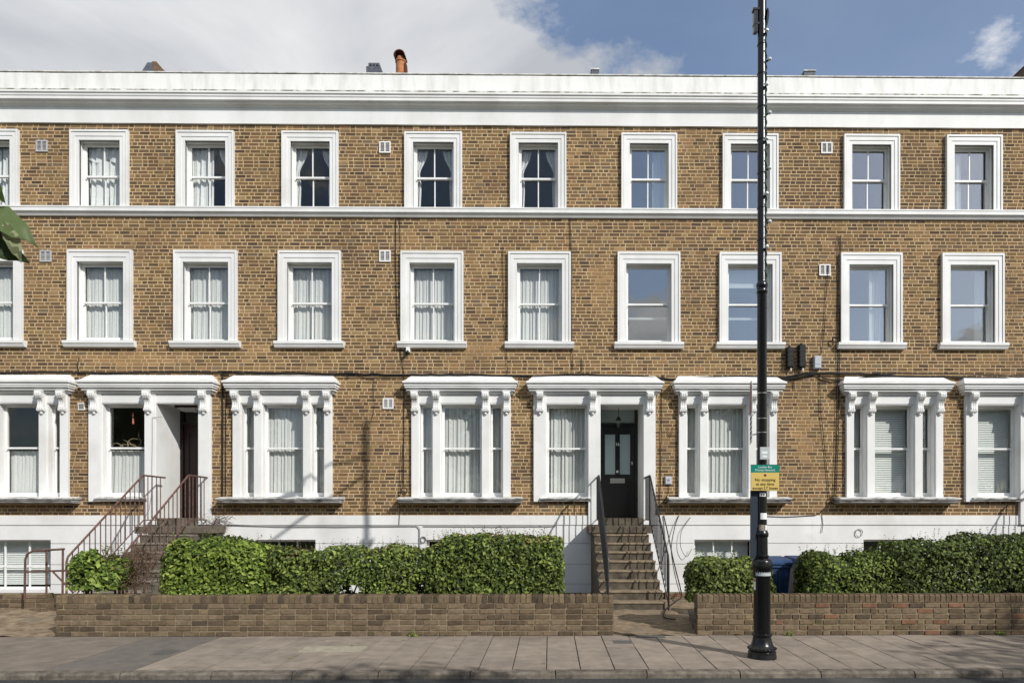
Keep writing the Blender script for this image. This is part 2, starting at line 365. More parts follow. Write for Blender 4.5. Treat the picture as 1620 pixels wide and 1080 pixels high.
# ------------------------------------------------------------------ facade levels (metres)
Z_PAR, Z_CT, Z_CB, Z_FR = 11.60, 11.08, 10.90, 10.46
Z2_ARC, Z2_T, Z2_B = 10.29, 10.07, 8.576
Z1_ARC, Z1_T, Z1_B = 7.614, 7.357, 5.59
ZG_T, ZG_B = 4.18, 2.09
Z_PL, Z_PLB = 1.68, -0.06
XB = [-15.6, PX(588), PX(1284), 15.6]
HN = ['white-rendered and stock-brick terraced house with rusty railings up to its dark brown door',
      'stock-brick terraced house with the black front door numbered 16',
      'stock-brick terraced house with venetian blinds and no door numbered 16 or rusty railings']
houses = []
for k in range(3):
    houses.append(thing('terraced_house', ((XB[k] + XB[k + 1]) / 2, 0, -0.06), ['brown stock-brick terraced house with rusty railings at its dark brown door',
        'brown stock-brick terraced house with black front door numbered 16', 'brown stock-brick terraced house with white venetian blinds at street-level windows'][k], 'house', 'houses of the terrace'))
def house_at(x): return houses[0] if x < XB[1] else houses[1] if x < XB[2] else houses[2]
OPEN = []      # openings through the wall (x0,x1,z0,z1)
BLOCK = []     # where no brick lies

# ---- windows -------------------------------------------------------------
def ring(mb, x0, x1, z0, z1, t, y0, y1, sides='LRTB'):
    """frame inside a rectangle, t thick"""
    if 'T' in sides: mb.box(x0, x1, y0, y1, z1 - t, z1)
    if 'B' in sides: mb.box(x0, x1, y0, y1, z0, z0 + t)
    a = z0 + (t if 'B' in sides else 0); b = z1 - (t if 'T' in sides else 0)
    if 'L' in sides: mb.box(x0, x0 + t, y0, y1, a, b)
    if 'R' in sides: mb.box(x1 - t, x1, y0, y1, a, b)
def sash(win, x0, x1, z0, z1, y, bars, bottom, gm, top=0.045, horn=False):
    st = 0.032; b = MB(); y1 = y + 0.035
    b.box(x0, x0 + st, y, y1, z0, z1); b.box(x1 - st, x1, y, y1, z0, z1)
    b.box(x0 + st, x1 - st, y, y1, z0, z0 + bottom); b.box(x0 + st, x1 - st, y, y1, z1 - top, z1)
    if horn:
        b.box(x0 + .003, x0 + st - .004, y + .002, y1 - .002, z0 - 0.035, z0); b.box(x1 - st + .004, x1 - .003, y + .002, y1 - .002, z0 - 0.035, z0)
    xs = [x0 + st, x1 - st]
    if bars:
        xm = (x0 + x1) / 2; b.box(xm - 0.012, xm + 0.012, y + .004, y1 - .004, z0 + bottom, z1 - top); xs = [x0 + st, xm - 0.012, xm + 0.012, x1 - st]
    b.build('sash', 'white_sash', win)
    for a, c in zip(xs[::2], xs[1::2]):
        box('pane', gm, win, a - .002, c + .002, y + 0.016, y + 0.020, z0 + bottom - .002, z1 - top + .002)
def sash_pair(win, x0, x1, z0, z1, y, bars, gm, zm=None, lift=0.0):
    zm = zm or (z0 + z1) / 2 + 0.02
    sash(win, x0, x1, zm - 0.02, z1, y, bars, 0.04, gm, 0.034, horn=True)
    sash(win, x0, x1, z0 + lift, zm + 0.02 + lift * .4, y + 0.04, bars, 0.075, gm, 0.038)
def architrave(win, xo0, xo1, xi0, xi1, zb, zo, zi):
    b = MB()
    wl, wr, wt = xi0 - xo0, xo1 - xi1, zo - zi
    for f0, f1, p in ((0, .2, .085), (.2, .26, .062), (.26, .62, .07), (.62, 1.0, .058)):
        a0, a1 = xo0 + wl * f0, xo0 + wl * f1; c0, c1 = xo1 - wr * f1, xo1 - wr * f0; t0, t1 = zo - wt * f1, zo - wt * f0
        b.box(a0, a1, -p, 0.02, zb, t1); b.box(c0, c1, -p, 0.02, zb, t1); b.box(a1, c0, -p, 0.02, t0, t1)
    return b.build('architrave', 'white', win)
def upper_window(u0, u1, floor, bars, gm, lift=0.0):
    Z_A, Z_T, Z_B = (Z2_ARC, Z2_T, Z2_B) if floor == 2 else (Z1_ARC, Z1_T, Z1_B)
    xo0, xo1 = PX(u0, -.05), PX(u1, -.05); aw = 0.188 if floor == 2 else 0.196
    x0, x1 = xo0 + aw, xo1 - aw; h = house_at(x0)
    OPEN.append((x0 - .02, x1 + .02, Z_B - 0.02, Z_T + .02)); BLOCK.append((xo0 + .03, xo1 - .03, Z_B - .05, Z_A - .03))
    b = MB(); ring(b, x0 - .03, x1 + .03, Z_B - .03, Z_T + .03, .03, -0.02, 0.105)
    ring(b, x0 - .03, x1 + .03, Z_B - .03, Z_T + .03, .06, 0.107, 0.215)
    win = b.build('window', 'white', h)
    architrave(win, xo0, xo1, x0, x1, Z_B, Z_A, Z_T)
    if floor == 1:
        s = MB().prism_x([(0.14, Z_B + .012), (0.03, Z_B), (-.135, Z_B - .012), (-.135, Z_B - .07), (-.115, Z_B - .09), (-.09, Z_B - .145), (0.0, Z_B - .15), (.14, Z_B - .04)], xo0 - .075, xo1 + .075)
        s.build('sill', 'white', win)
        BLOCK.append((xo0 - .06, xo1 + .06, Z_B - .14, Z_B))
    sash_pair(win, x0 + .031, x1 - .031, Z_B + .012, Z_T - .031, 0.118, bars, gm, lift=lift)
    return win, x0, x1
TOPW = [(-63, 29), (111, 203), (279, 370), (446, 535), (640, 731), (807, 896), (983, 1071), (1143, 1231), (1335, 1423), (1497, 1585)]
FSTW = [(-66, 35), (107, 209), (275, 375), (440, 539), (634, 733), (804, 903), (977, 1076), (1138, 1236), (1330, 1427), (1490, 1588)]
top_x, fst_x = [], []
for k, (a, b) in enumerate(TOPW): top_x.append(upper_window(a, b, 2, True, 'glass' if k < 6 else 'glass_coated')[1:])
for k, (a, b) in enumerate(FSTW): fst_x.append(upper_window(a, b, 1, k < 6, 'glass' if k < 6 else 'glass_coated', 0.03 if k in (0, 1) else 0.0)[1:])

# ---- ground-floor surrounds -----------------------------------------------
SY = -0.075      # front of pilasters
def bracket(part, xc):
    w = 0.066; b = MB()
    prof = [(SY + .01, 4.42), (SY - .165, 4.42), (SY - .178, 4.39), (SY - .172, 4.335), (SY - .14, 4.285), (SY - .10, 4.255), (SY - .075, 4.20), (SY - .075, 4.14),
            (SY - .088, 4.10), (SY - .092, 4.05), (SY - .075, 4.005), (SY - .04, 3.985), (SY + .01, 3.98)]
    b.prism_x(prof, xc - w, xc + w)
    # three ribs down the scroll face and two rolled eyes
    for dx in (-.045, 0, .045):
        pr2 = [(y - .008 if y < SY else y, z) for y, z in prof]
        b.prism_x([p for p in pr2], xc + dx - .012, xc + dx + .012)
    for cy, cz, r in ((SY - .115, 4.36, .055), (SY - .052, 4.035, .042)):
        vs = []; n = 12
        for sx in (-1, 1):
            vs += [(xc + sx * (w + .012), cy + r * math.cos(2 * math.pi * q / n), cz + r * math.sin(2 * math.pi * q / n)) for q in range(n)]
        b.add(vs, [(q, (q + 1) % n, n + (q + 1) % n, n + q) for q in range(n)] + [tuple(range(n - 1, -1, -1)), tuple(range(n, 2 * n))])
    b.lathe([(0.012, 3.935), (.03, 3.945), (.036, 3.965), (.03, 3.985), (.012, 3.992)], xc, SY - .03, 10)
    b.box(xc - w - .02, xc + w + .02, SY - .15, SY + .01, 4.42, 4.447)
    b.build('bracket', 'white', part)
def hood(part, x0, x1):
    b = MB(); e = 0.0
    for z0, z1, p, q in ((4.40, 4.45, .13, .06), (4.45, 4.505, .19, .10), (4.505, 4.545, .235, .125), (4.545, 4.61, .25, .14), (4.61, 4.66, .285, .165)):
        b.box(x0 - q, x1 + q, -p, 0.01, z0, z1, bev=0.012)
    b.build('hood', 'white', part)
    # weathered sloping top, hollowed a little and hipped at the ends
    t = MB(); N = 26
    ys = [-.278, -.19, -.10, 0.0]; zs = [4.662, 4.70, 4.755, 4.835]; ins = [0.16, 0.10, 0.045, 0.0]
    vs = []
    for j in range(4):
        for k in range(N + 1):
            f = k / N; xa, xb = x0 - ins[j], x1 + ins[j]
            xx = xa + (xb - xa) * f
            vs.append((xx, ys[j], zs[j] + (0.008 * mnoise.noise((xx * 1.3, j, 4.0)) if j else 0)))
    t.add(vs, [(j * (N + 1) + k, j * (N + 1) + k + 1, (j + 1) * (N + 1) + k + 1, (j + 1) * (N + 1) + k) for j in range(3) for k in range(N)])
    for k, s in ((0, 1), (N, -1)):
        n0 = len(t.v); t.add([vs[j * (N + 1) + k] for j in range(4)] + [(vs[k][0], 0.0, 4.662)], [(0, 1, 2, 3, 4)])
    t.build('hood_top', 'white_stained', part)
    BLOCK.append((x0 - .10, x1 + .10, 4.42, 4.80))
def gl_light(part, x0, x1, zb, zt, gm, zm=3.2):
    """one sash light with reveals inside a surround"""
    b = MB(); ring(b, x0 - .003, x1 + .003, zb, zt, .016, SY + .03, 0.10, 'LRT'); ring(b, x0 - .003, x1 + .003, zb, zt, .036 if x1 - x0 > .5 else .03, 0.102, 0.21)
    b.build('window_frame', 'white', part)
    t = .032 if x1 - x0 > .5 else .026
    sash_pair(part, x0 + t, x1 - t, zb + .03, zt - t, 0.112, False, gm, zm)
def panel(b, x0, x1, z0, z1):
    b.box(x0, x1, SY + .012, 0.0, z0, z1); m = .035
    b.box(x0 + m, x1 - m, SY + .002, SY + .013, z0 + m * .6, z1 - m * .6)
def tripartite(u0, u1, gm='glass'):
    x0, x1 = PX(u0, SY), PX(u1, SY); h = house_at((x0 + x1) / 2); s = (x1 - x0) / 2.245
    cuts = [0, .175, .48, .66, 1.59, 1.77, 2.07, 2.245]; c = [x0 + k * s for k in cuts]
    OPEN.append((x0 + .04, x1 - .04, ZG_B - .05, ZG_T + .05)); BLOCK.append((x0 + .012, x1 - .012, 1.97, 4.45))
    b = MB(); panel(b, x0 + .002, x1 - .002, ZG_T, 4.40)
    part = b.build('tripartite_window', 'white', h)
    for k in (0, 2, 4, 6):
        pb = MB().box(c[k], c[k + 1], SY - (0.012 if k in (0, 6) else 0.008), 0.13, ZG_B - .01, 4.40, bev=0.006)
        pb.box(c[k] - .006, c[k + 1] + .006, SY - .02, 0.05, 4.36, 4.395)
        pb.build('pilaster', 'white', part)
        bracket(part, (c[k] + c[k + 1]) / 2)
    for k in (1, 3, 5): gl_light(part, c[k], c[k + 1], ZG_B, ZG_T, gm)
    hood(part, x0, x1)
    q = 0.265; MB().prism_x([(0.0, 2.038), (-.325, 2.038), (-.318, 2.01), (-.30, 1.995), (-.295, 1.968), (-.27, 1.955), (0.0, 1.945)], x0 - q + .025, x1 + q - .025).build('sill_moulding', 'sill_grime', part)
    s = MB().prism_x([(0.12, 2.10), (-.02, 2.10), (-.34, 2.066), (-.34, 2.042), (0.0, 2.04), (.12, 2.04)], x0 - q, x1 + q)
    s.build('sill', 'sill_stone', part); BLOCK.append((x0 - q + .02, x1 + q - .02, 1.945, 2.08))
    return [(c[1], c[2]), (c[3], c[4]), (c[5], c[6])]
tri = [tripartite(-50, 107), tripartite(368, 525), tripartite(650.7, 807.8), tripartite(1074, 1229), tripartite(1339, 1492)]

ZTH = 1.62      # threshold
def door_unit(c, doorkind):
    c = [PX(u, SY) for u in c]      # left pilaster, window, mid pilaster, doorway, right pilaster edges
    h = house_at(c[2]); gm = 'glass'
    OPEN.append((c[1] - .03, c[2] + .03, ZG_B - .05, ZG_T + .05)); OPEN.append((c[3] - .02, c[4] + .02, 1.4, ZG_T + .05))
    BLOCK.append((c[0] + .012, c[5] - .012, 2.0, 4.45)); BLOCK.append((c[2], c[5] - .012, 1.5, 4.4))
    b = MB(); panel(b, c[0] + .002, c[2] + .08, ZG_T, 4.40); panel(b, c[2] + .083, c[5] - .002, ZG_T, 4.40)
    part = b.build('door_surround', 'white', h)
    for k, zb in ((0, 1.985), (2, 1.47), (4, 1.47)):
        pb = MB().box(c[k], c[k + 1], SY - .01, 0.13, zb, 4.40, bev=0.006); pb.box(c[k] - .006, c[k + 1] + .006, SY - .02, .05, 4.36, 4.395)
        pb.build('pilaster', 'white', part)
        bracket(part, (c[k] + c[k + 1]) / 2 if k != 2 else c[k] + .10)
    gl_light(part, c[1], c[2], ZG_B, ZG_T, gm)
    hood(part, c[0], c[5])
    MB().prism_x([(0.12, 2.10), (-.05, 2.095), (-.15, 2.075), (-.15, 2.05), (-.12, 2.03), (-.105, 2.0), (0.0, 1.995), (.12, 2.02)], c[1] - .13, c[2] + .06).build('sill', 'sill_stone', part)
    # porch recess
    d0, d1 = c[3], c[4]; Yd = 0.93; r = MB()
    r.box(d0 - .08, d0, 0.131, Yd, 1.4, ZG_T + .1); r.box(d1, d1 + .08, 0.131, Yd, 1.4, ZG_T + .1); r.box(d0, d1, 0.02, Yd, ZG_T + .02, ZG_T + .1)
    r.build('porch_lining', 'white', part)
    box('threshold', 'step_stone' if doorkind == 'black' else 'step_grey', part, d0 + .004, d1 - .004, -.06, Yd + .05, 1.42, ZTH)
    # door
    m = 'black_gloss' if doorkind != 'brown' else 'door_brown'
    fb = MB(); ring(fb, d0, d1, ZTH + .001, ZG_T + .1, .075, Yd - .02, Yd + .09, 'LRT')
    lx0, lx1, lz1 = d0 + .08, d1 - .08, 3.82
    fb.box(d0 + .075, d1 - .075, Yd - .015, Yd + .085, lz1 + .004, lz1 + .07)
    door = fb.build('front_door', m, h)
    lf = MB(); y0 = Yd + .02; wd = lx1 - lx0
    cx = (lx0 + lx1) / 2; mid = .055
    zs = [ZTH + .012, ZTH + .22, ZTH + .78, ZTH + 1.04, lz1 - .2, lz1]
    lf.box(lx0, lx0 + .10, y0, y0 + .045, zs[0], zs[5]); lf.box(lx1 - .10, lx1, y0, y0 + .045, zs[0], zs[5]); lf.box(cx - mid, cx + mid, y0, y0 + .045, zs[0], zs[5])
    for a, c2 in ((lx0 + .10, cx - mid), (cx + mid, lx1 - .10)):
        for za, zb in ((0, 1), (2, 3), (4, 5)): lf.box(a, c2, y0, y0 + .045, zs[za], zs[zb])
    lf.build('door_leaf', m, door)
    for a, c2 in ((lx0 + .10, cx - mid), (cx + mid, lx1 - .10)):
        p = MB(); ring(p, a, c2, zs[1], zs[2], .018, y0 + .004, y0 + .04); p.box(a + .018, c2 - .018, y0 + .018, y0 + .035, zs[1] + .018, zs[2] - .018); p.box(a + .05, c2 - .05, y0 + .012, y0 + .018, zs[1] + .05, zs[2] - .05)
        p.build('door_panel', m, door)
        if doorkind == 'brown':
            p = MB(); ring(p, a, c2, zs[3], zs[4], .018, y0 + .004, y0 + .04); p.box(a + .018, c2 - .018, y0 + .018, y0 + .035, zs[3] + .018, zs[4] - .018); p.build('door_panel', m, door)
        else: box('door_pane', 'frosted', door, a - .002, c2 + .002, y0 + .016, y0 + .026, zs[3] - .002, zs[4] + .002)
    box('transom_light', 'glass' if doorkind == 'brown' else 'frosted', door, d0 + .074, d1 - .074, Yd + .02, Yd + .026, lz1 + .069, ZG_T + .03)
    if doorkind != 'brown':
        lb = MB().box(cx - .175, cx + .175, y0 - .006, y0, ZTH + .83, ZTH + .945); lb.box(cx - .13, cx + .13, y0 - .012, y0 - .006, ZTH + .865, ZTH + .91); lb.build('letterbox', 'steel', door)
        kn = MB(); n = 14
        for r_, yy in ((.022, y0), (.018, y0 - .025), (.036, y0 - .04), (.036, y0 - .055), (.02, y0 - .068)):
            kn.add([(cx + r_ * math.cos(2 * math.pi * q / n), yy, ZTH + 1.10 + r_ * math.sin(2 * math.pi * q / n)) for q in range(n)], [])
        kn.f = [(i * n + q, i * n + (q + 1) % n, (i + 1) * n + (q + 1) % n, (i + 1) * n + q) for i in range(4) for q in range(n)] + [tuple(range(4 * n, 5 * n))]
        kn.build('door_knob', 'steel', door, smooth=True)
        lk = MB().box(lx1 - .07, lx1 - .035, y0 - .01, y0, ZTH + 1.27, ZTH + 1.35, bev=.004); lk.build('door_lock', 'steel', door)
        if doorkind == 'black': text_obj('16', 0.105, cx, y0 - .003, ZTH + 1.76, 'sign_white', door, 'house_number', 0.001)
    return h, c
D1 = door_unit([140, 160.7, 228.7, 247, 313.5, 333], 'brown')
D2 = door_unit([844, 864, 930.6, 950, 1018, 1037], 'black')
D3 = door_unit([1527.7, 1547, 1614, 1633, 1700, 1719], 'plain')
# lamps in the porches
def pendant(dc):
    cx = (dc[3] + dc[4]) / 2 - .02; y = .5
    t = thing('porch_lantern', (cx, y, 3.75), 'small black pendant lantern hanging in the porch of the black door', 'lantern')
    MB().tube([(cx, y, ZG_T + .03), (cx, y, 3.98)], .006, 6).build('cord', 'cable', t)
    MB().lathe([(.012, 3.99), (.03, 3.97), (.075, 3.90), (.07, 3.893)], cx, y, 8).build('cap', 'black_gloss', t)
    MB().lathe([(.055, 3.895), (.05, 3.80), (.028, 3.745)], cx, y, 8).build('glass_shade', 'glass', t)
    MB().lathe([(.03, 3.745), (.012, 3.72)], cx, y, 8).build('finial', 'black_gloss', t)
pendant(D2[1])
dc = D1[1]; t = thing('porch_light', (dc[4] - .5, .45, ZG_T - .06), 'flat dark light fitting on the ceiling of the brown door porch', 'light')
MB().frustum((dc[4] - .62, .35), (dc[4] - .3, .55), ZG_T - .1, (dc[4] - .68, .3), (dc[4] - .24, .6), ZG_T - .03).build('diffuser', 'vent_grey', t)
box('base_plate', 'door_brown', t, dc[4] - .72, dc[4] - .2, .28, .62, ZG_T - .03, ZG_T + .019)

# ---- basement windows ------------------------------------------------------
def basement(u0, u1, zb=0.02, mid=False):
    x0, x1 = PX(u0), PX(u1); h = house_at(x0); zt = 1.135
    OPEN.append((x0, x1, zb, zt)); BLOCK.append((x0, x1, zb, zt))
    b = MB(); ring(b, x0 - .02, x1 + .02, zb - .02, zt + .02, .022, -.02, .12); ring(b, x0 - .02, x1 + .02, zb - .02, zt + .02, .07, .121, .2)
    w = b.build('basement_window', 'white', h)
    n = 3; ws = (x1 - x0 - .1) / n; f = MB(); 
    for k in range(1, n): f.box(x0 + .05 + k * ws - .014, x0 + .05 + k * ws + .014, .13, .165, zb + .05, zt - .05)
    f.box(x0 + .05, x1 - .05, .131, .164, .52, .56) if mid else None
    f.build('glazing_bar', 'white_sash', w)
    for k in range(n): box('pane', 'glass', w, x0 + .05 + k * ws + .012, x0 + .05 + (k + 1) * ws - .012, .146, .15, zb + .05, zt - .05)
    return x0, x1
base_x = [basement(-42, 82, mid=True), basement(405, 500), basement(674, 765), basement(1098, 1193), basement(1365, 1456)]

# ------------------------------------------------------------------ the wall: mortar bed, bricks, plinth, mouldings
def cells(x0, x1, z0, z1, opens):
    xs = sorted({x0, x1, *[v for o in opens for v in o[:2] if x0 < v < x1]}); zs = sorted({z0, z1, *[v for o in opens for v in o[2:] if z0 < v < z1]})
    for a, b in zip(xs, xs[1:]):
        run = None
        for c, d in zip(zs, zs[1:]):
            cx, cz = (a + b) / 2, (c + d) / 2
            hit = any(o[0] < cx < o[1] and o[2] < cz < o[3] for o in opens)
            if not hit: run = (run[0], d) if run else (c, d)
            if hit and run: yield a, b, run[0], run[1]; run = None
        if run: yield a, b, run[0], run[1]
def wall_panel(name, m, parent, x0, x1, z0, z1, y0, y1, opens):
    b = MB()
    for a, c, d, e in cells(x0, x1, z0, z1, opens): b.box(a, c, y0, y1, d, e)
    return b.build(name, m, parent)
def inter(a, b, blocks):
    segs = [(a, b)]
    for p, q in blocks:
        ns = []
        for s, e in segs:
            if q <= s or p >= e: ns.append((s, e)); continue
            if p > s: ns.append((s, p))
            if q < e: ns.append((q, e))
        segs = ns
    return segs
def lerp3(a, b, t): return tuple(x + (y - x) * t for x, y in zip(a, b))
PAL = [(srgb(132, 108, 77), 4), (srgb(120, 97, 70), 5), (srgb(108, 88, 66), 4.4), (srgb(96, 79, 62), 3.2), (srgb(138, 109, 77), 1.4), (srgb(150, 126, 92), 1.0), (srgb(114, 99, 81), 1.2), (srgb(84, 70, 58), 1.0), (srgb(122, 95, 73), .6)]
PATCH = [P(u, v) + (a, b) for u, v, a, b in ((330, 385, .5, .18), (410, 555, .25, .15), (640, 385, .4, .25), (960, 455, .45, .8), (570, 490, .4, .2), (780, 555, 1.0, .2), (1290, 690, .7, .7), (215, 570, 1.4, .18), (1015, 480, .35, .5), (545, 795, .4, .18), (1455, 372, .3, .2))]
def brick_col(x, z, r):
    n = mnoise.noise((x * .35, z * .5, 2.0)) ; n2 = mnoise.noise((x * 1.3, z * 1.6, 8.0))
    cs, ws = zip(*PAL); ws = list(ws)
    k = n * .8 + n2 * .6 - (0.22 if x > 2.5 else 0) + (0.16 if z < 4.8 else 0)
    for i in (0, 4, 5): ws[i] *= math.exp(k * 1.4)
    for i in (2, 3, 7, 6): ws[i] *= math.exp(-k * 1.2)
    c = r.choices(cs, ws)[0]; f = r.uniform(.92, 1.08) * (1 + .16 * mnoise.noise((x * .22, z * .3, 5.0)) + .12 * mnoise.noise((x * 2.2, z * .25, 11.0)))
    for px_, pz_, pa, pb in PATCH:
        w = (x - px_) ** 2 / pa ** 2 + (z - pz_) ** 2 / pb ** 2 + .5 * mnoise.noise((x * 3, z * 3, 1))
        if w < 1: c = lerp3(c, srgb(176, 140, 96), .45 * min(1, 2 * (1 - w))); break
    return (c[0] * f, c[1] * f * r.uniform(.97, 1.03), c[2] * f * r.uniform(.92, 1.06), 1)
def brick_geo(mb, x0, x1, z0, z1, yf, yb, c, b=.004, jit=0.0):
    j = lambda: rnd.uniform(-jit, jit) if jit else 0
    vs = [(x0, yb, z0), (x1, yb, z0), (x1, yb, z1), (x0, yb, z1), (x0 + b, yf + j() * .4, z0 + b + j()), (x1 - b, yf + j() * .4, z0 + b + j()), (x1 - b, yf + j() * .4, z1 - b + j()), (x0 + b, yf + j() * .4, z1 - b + j())]
    mb.add(vs, [(4, 5, 6, 7), (0, 1, 5, 4), (1, 2, 6, 5), (2, 3, 7, 6), (3, 0, 4, 7)], c)
CO, BH = 0.0798, 0.0630
SL, HL, J = 0.218, 0.104, 0.0160
walls = []
for k in range(3):
    walls.append(wall_panel('wall', 'mortar', houses[k], XB[k], XB[k + 1], Z_PL - .05, Z_FR + .05, 0.0, 0.16, OPEN))
# shared meshes for the bricks that are single objects
var = {}
for kind, ln in (('S', SL), ('H', HL)):
    var[kind] = []
    for q in range(14):
        b = MB(); brick_geo(b, -ln / 2, ln / 2, 0, BH, -0.004, 0.002, brick_col(rnd.uniform(-10, 10), rnd.uniform(2, 10), rnd), jit=.0018)
        var[kind].append(b.mesh('brick', 'brick', (0, 0, 0)))
bricks = [[], [], []]
z = Z_FR - CO + .006; row = 0
while z > Z_PL - .03:
    zm = z + BH / 2
    bl = [(o[0], o[1]) for o in BLOCK if o[2] < zm < o[3]]
    x = XB[0] - (0.0 if row % 2 else (SL + J) / 2 + (HL + J) / 2) - rnd.uniform(0, .05); flip = 0
    x += rnd.uniform(-.02, .02)
    while x < XB[3]:
        kind = 'S' if flip % 2 == 0 else 'H'
        if rnd.random() < .06: kind = rnd.choice('SH')
        ln = SL if kind == 'S' else HL
        for s, e in inter(x, x + ln, bl):
            if e - s > .03 and s > XB[0]:
                cx = (s + e) / 2; hi = 0 if cx < XB[1] else 1 if cx < XB[2] else 2
                bricks[hi].append((s, e, z, kind, abs(e - s - ln) < 1e-6))
        x += ln + J + rnd.uniform(-.0015, .0025); flip += 1
    z -= CO; row += 1
for hi in range(3):
    key = lambda b: (b[0] - 0) ** 2 + 15.4 ** 2 + (b[2] - 1.75) ** 2
    order = sorted((b for b in bricks[hi] if b[4]), key=key)
    single = set(id(b) for b in order[:298])
    st = MB()
    for b in bricks[hi]:
        if id(b) in single: continue
        yf = -0.0035 - rnd.uniform(0, .002)
        brick_geo(st, b[0], b[1], b[2] + rnd.uniform(-.0015, .0015), b[2] + BH, yf, 0.002, brick_col((b[0] + b[1]) / 2, b[2], rnd), jit=.002)
    tag(st.build('brickwork', 'brick', walls[hi]), kind='stuff')
    for b in order[:298]:
        place('brick', rnd.choice(var[b[3]]), ((b[0] + b[1]) / 2, 0, b[2]), walls[hi])
# plinth with ruled lines, mouldings
for k in range(3):
    h = houses[k]; a, c = XB[k] + .001, XB[k + 1] - .001
    pl = None
    lines = [(Z_PLB - .25, .128), (.144, .574), (.590, 1.044), (1.060, 1.448), (1.470, Z_PL)]
    b = MB()
    for i, (z0, z1) in enumerate(lines):
        yf = -.034 if i < 4 else -.046
        for p, q, d, e in cells(a, c, z0, z1, [o for o in OPEN]): b.box(p, q, yf, 0.17, d, e)
    for p, q, d, e in cells(a, c, Z_PLB - .25, Z_PL - .01, OPEN): b.box(p, q, -.014, .16, d, e)
    b.build('plinth', 'white', h)
    b = MB().prism_x([(.1, Z_FR), (-.045, Z_FR), (-.045, 10.80), (-.07, 10.815), (-.09, 10.85), (-.15, 10.865), (-.165, 10.895), (-.21, 10.90), (-.21, 10.955), (-.225, 10.975), (-.225, 11.01), (-.25, 11.03), (-.25, 11.07), (-.10, 11.10), (.1, 11.10)], a, c)
    b.build('cornice', 'white', h)
    # algae-stained weathering at the foot of the parapet
    MB().prism_x([(.02, 11.098), (-.235, 11.072), (-.235, 11.079), (-.03, 11.16), (.02, 11.16)], a, c).build('cornice_weathering', 'algae', h)
    b = MB(); N = 60
    prof = [(-.02, 11.10), (-.02, 11.575), (-.005, 11.60), (.24, 11.61), (.26, 11.10)]
    vs = []
    for i in range(N + 1):
        xx = a + (c - a) * i / N
        for q, (y, zz) in enumerate(prof): vs.append((xx, y + (.006 * mnoise.noise((xx * .6, zz * 2, 3)) if q < 2 else 0), zz + (.012 * mnoise.noise((xx * .5, 0, 7)) + .005 * mnoise.noise((xx * 4, 0, 7)) if q in (1, 2, 3) else 0)))
    b.add(vs, [(i * 5 + q, (i + 1) * 5 + q, (i + 1) * 5 + q + 1, i * 5 + q + 1) for i in range(N) for q in range(4)] + [(0, 1, 2, 3, 4), tuple(N * 5 + q for q in (4, 3, 2, 1, 0))])
    pp = b.build('parapet', 'white_stained', h)
    MB().box(a, c, -.031, -.01, 11.10, 11.232).build('parapet_foot', 'algae', pp)
    MB().box(a, c, -.034, .27, 11.612, 11.63).build('parapet_capping', 'algae_pale', pp)
    MB().prism_x([(.1, 8.60), (.0, 8.595), (-.125, 8.575), (-.125, 8.545), (-.115, 8.54), (-.115, 8.465), (-.09, 8.45), (-.06, 8.41), (-.045, 8.385), (0.0, 8.38), (.1, 8.38)], a, c).build('string_course', 'white', h)
    # shell behind the front: party walls, floors, back wall, roof
    for xx in (a, c - .12):
        box('party_wall', 'room', h, xx, xx + .119, .21, 8, -.3, 11.3)
    box('back_wall', 'room', h, a + .125, c - .125, 4.6, 4.8, -.3, 11.3)
    for zf in (-.28, 1.36, 5.05, 8.02): box('floor', 'room', h, a + .125, c - .125, .29 if zf != 1.36 else 1.05, 4.55, zf, zf + .2)
    box('attic_floor', 'room', h, a + .125, c - .125, .25, 4.55, 10.6, 10.8)
    MB().prism_x([(.27, 11.0), (.27, 11.3), (4.2, 13.1), (8.2, 11.3), (8.2, 11.0)], a, c).build('roof', 'slate', h)
    ym = MB()
    for f in (.26, .5, .74):      # cross walls between the rooms
        xm = a + (c - a) * f
    # cross wall lining behind the brick front so the rooms stay dark
    wall_panel('front_lining', 'room', h, a + .121, c - .121, -.3, 11.0, .165, .205, [(o[0] - .0, o[1] + .0, o[2], o[3]) for o in OPEN])

# ------------------------------------------------------------------ chimneys on the ridge behind the parapet
YC = 4.2
def at(u, v, Y): x_, z_ = P(u, v, Y); return x_, z_
def stack(u0, u1, v, label, dark=False, pots=()):
    x0, z = at(u0, v, YC); x1 = at(u1, v, YC)[0]
    t = thing('chimney_stack', ((x0 + x1) / 2, YC, 12.6), label, 'chimney')
    return t, x0, x1, z
t, x0, x1, z = stack(234, 268, 99, 'broken grey ridge stack above the brown door house parapet'); z -= .1
b = MB(); b.box(x0 + .08, x1 - .08, YC - .15, YC + .2, 12.6, z - .2); b.build('stack', 'slate', t)
b = MB(); b.frustum((x0 - .04, YC - .25), (x0 + .40, YC + .2), z - .34, (x0 + .1, YC - .2), (x0 + .3, YC + .2), z - .03); b.build('slab', 'slate', t)
b = MB(); b.frustum((x0 + .3, YC - .25), (x1 + .03, YC + .25), z - .34, (x0 + .22, YC - .2), (x1 - .26, YC + .25), z); b.build('tile', 'stack_brick', t)
t, x0, x1, z = stack(585, 602, 105, 'low grey vent terminal with square holes beside terracotta chimney pot')
b = MB(); b.box(x0 - .05, x1 + .05, YC - .2, YC + .2, 12.6, z - .13); b.build('base', 'slate', t)
b = MB(); w = (x1 - x0) / 7
for i in range(0, 7, 2): b.box(x0 + i * w, x0 + (i + 1) * w, YC - .15, YC + .15, z - .13, z - .05)
b.box(x0, x1, YC - .15, YC + .15, z - .05, z); b.build('cap', 'slate', t)
t, x0, x1, z = stack(625, 645, 85, 'terracotta chimney pot with a hooded cowl top')
xc, r_ = (x0 + x1) / 2 - .02, .135
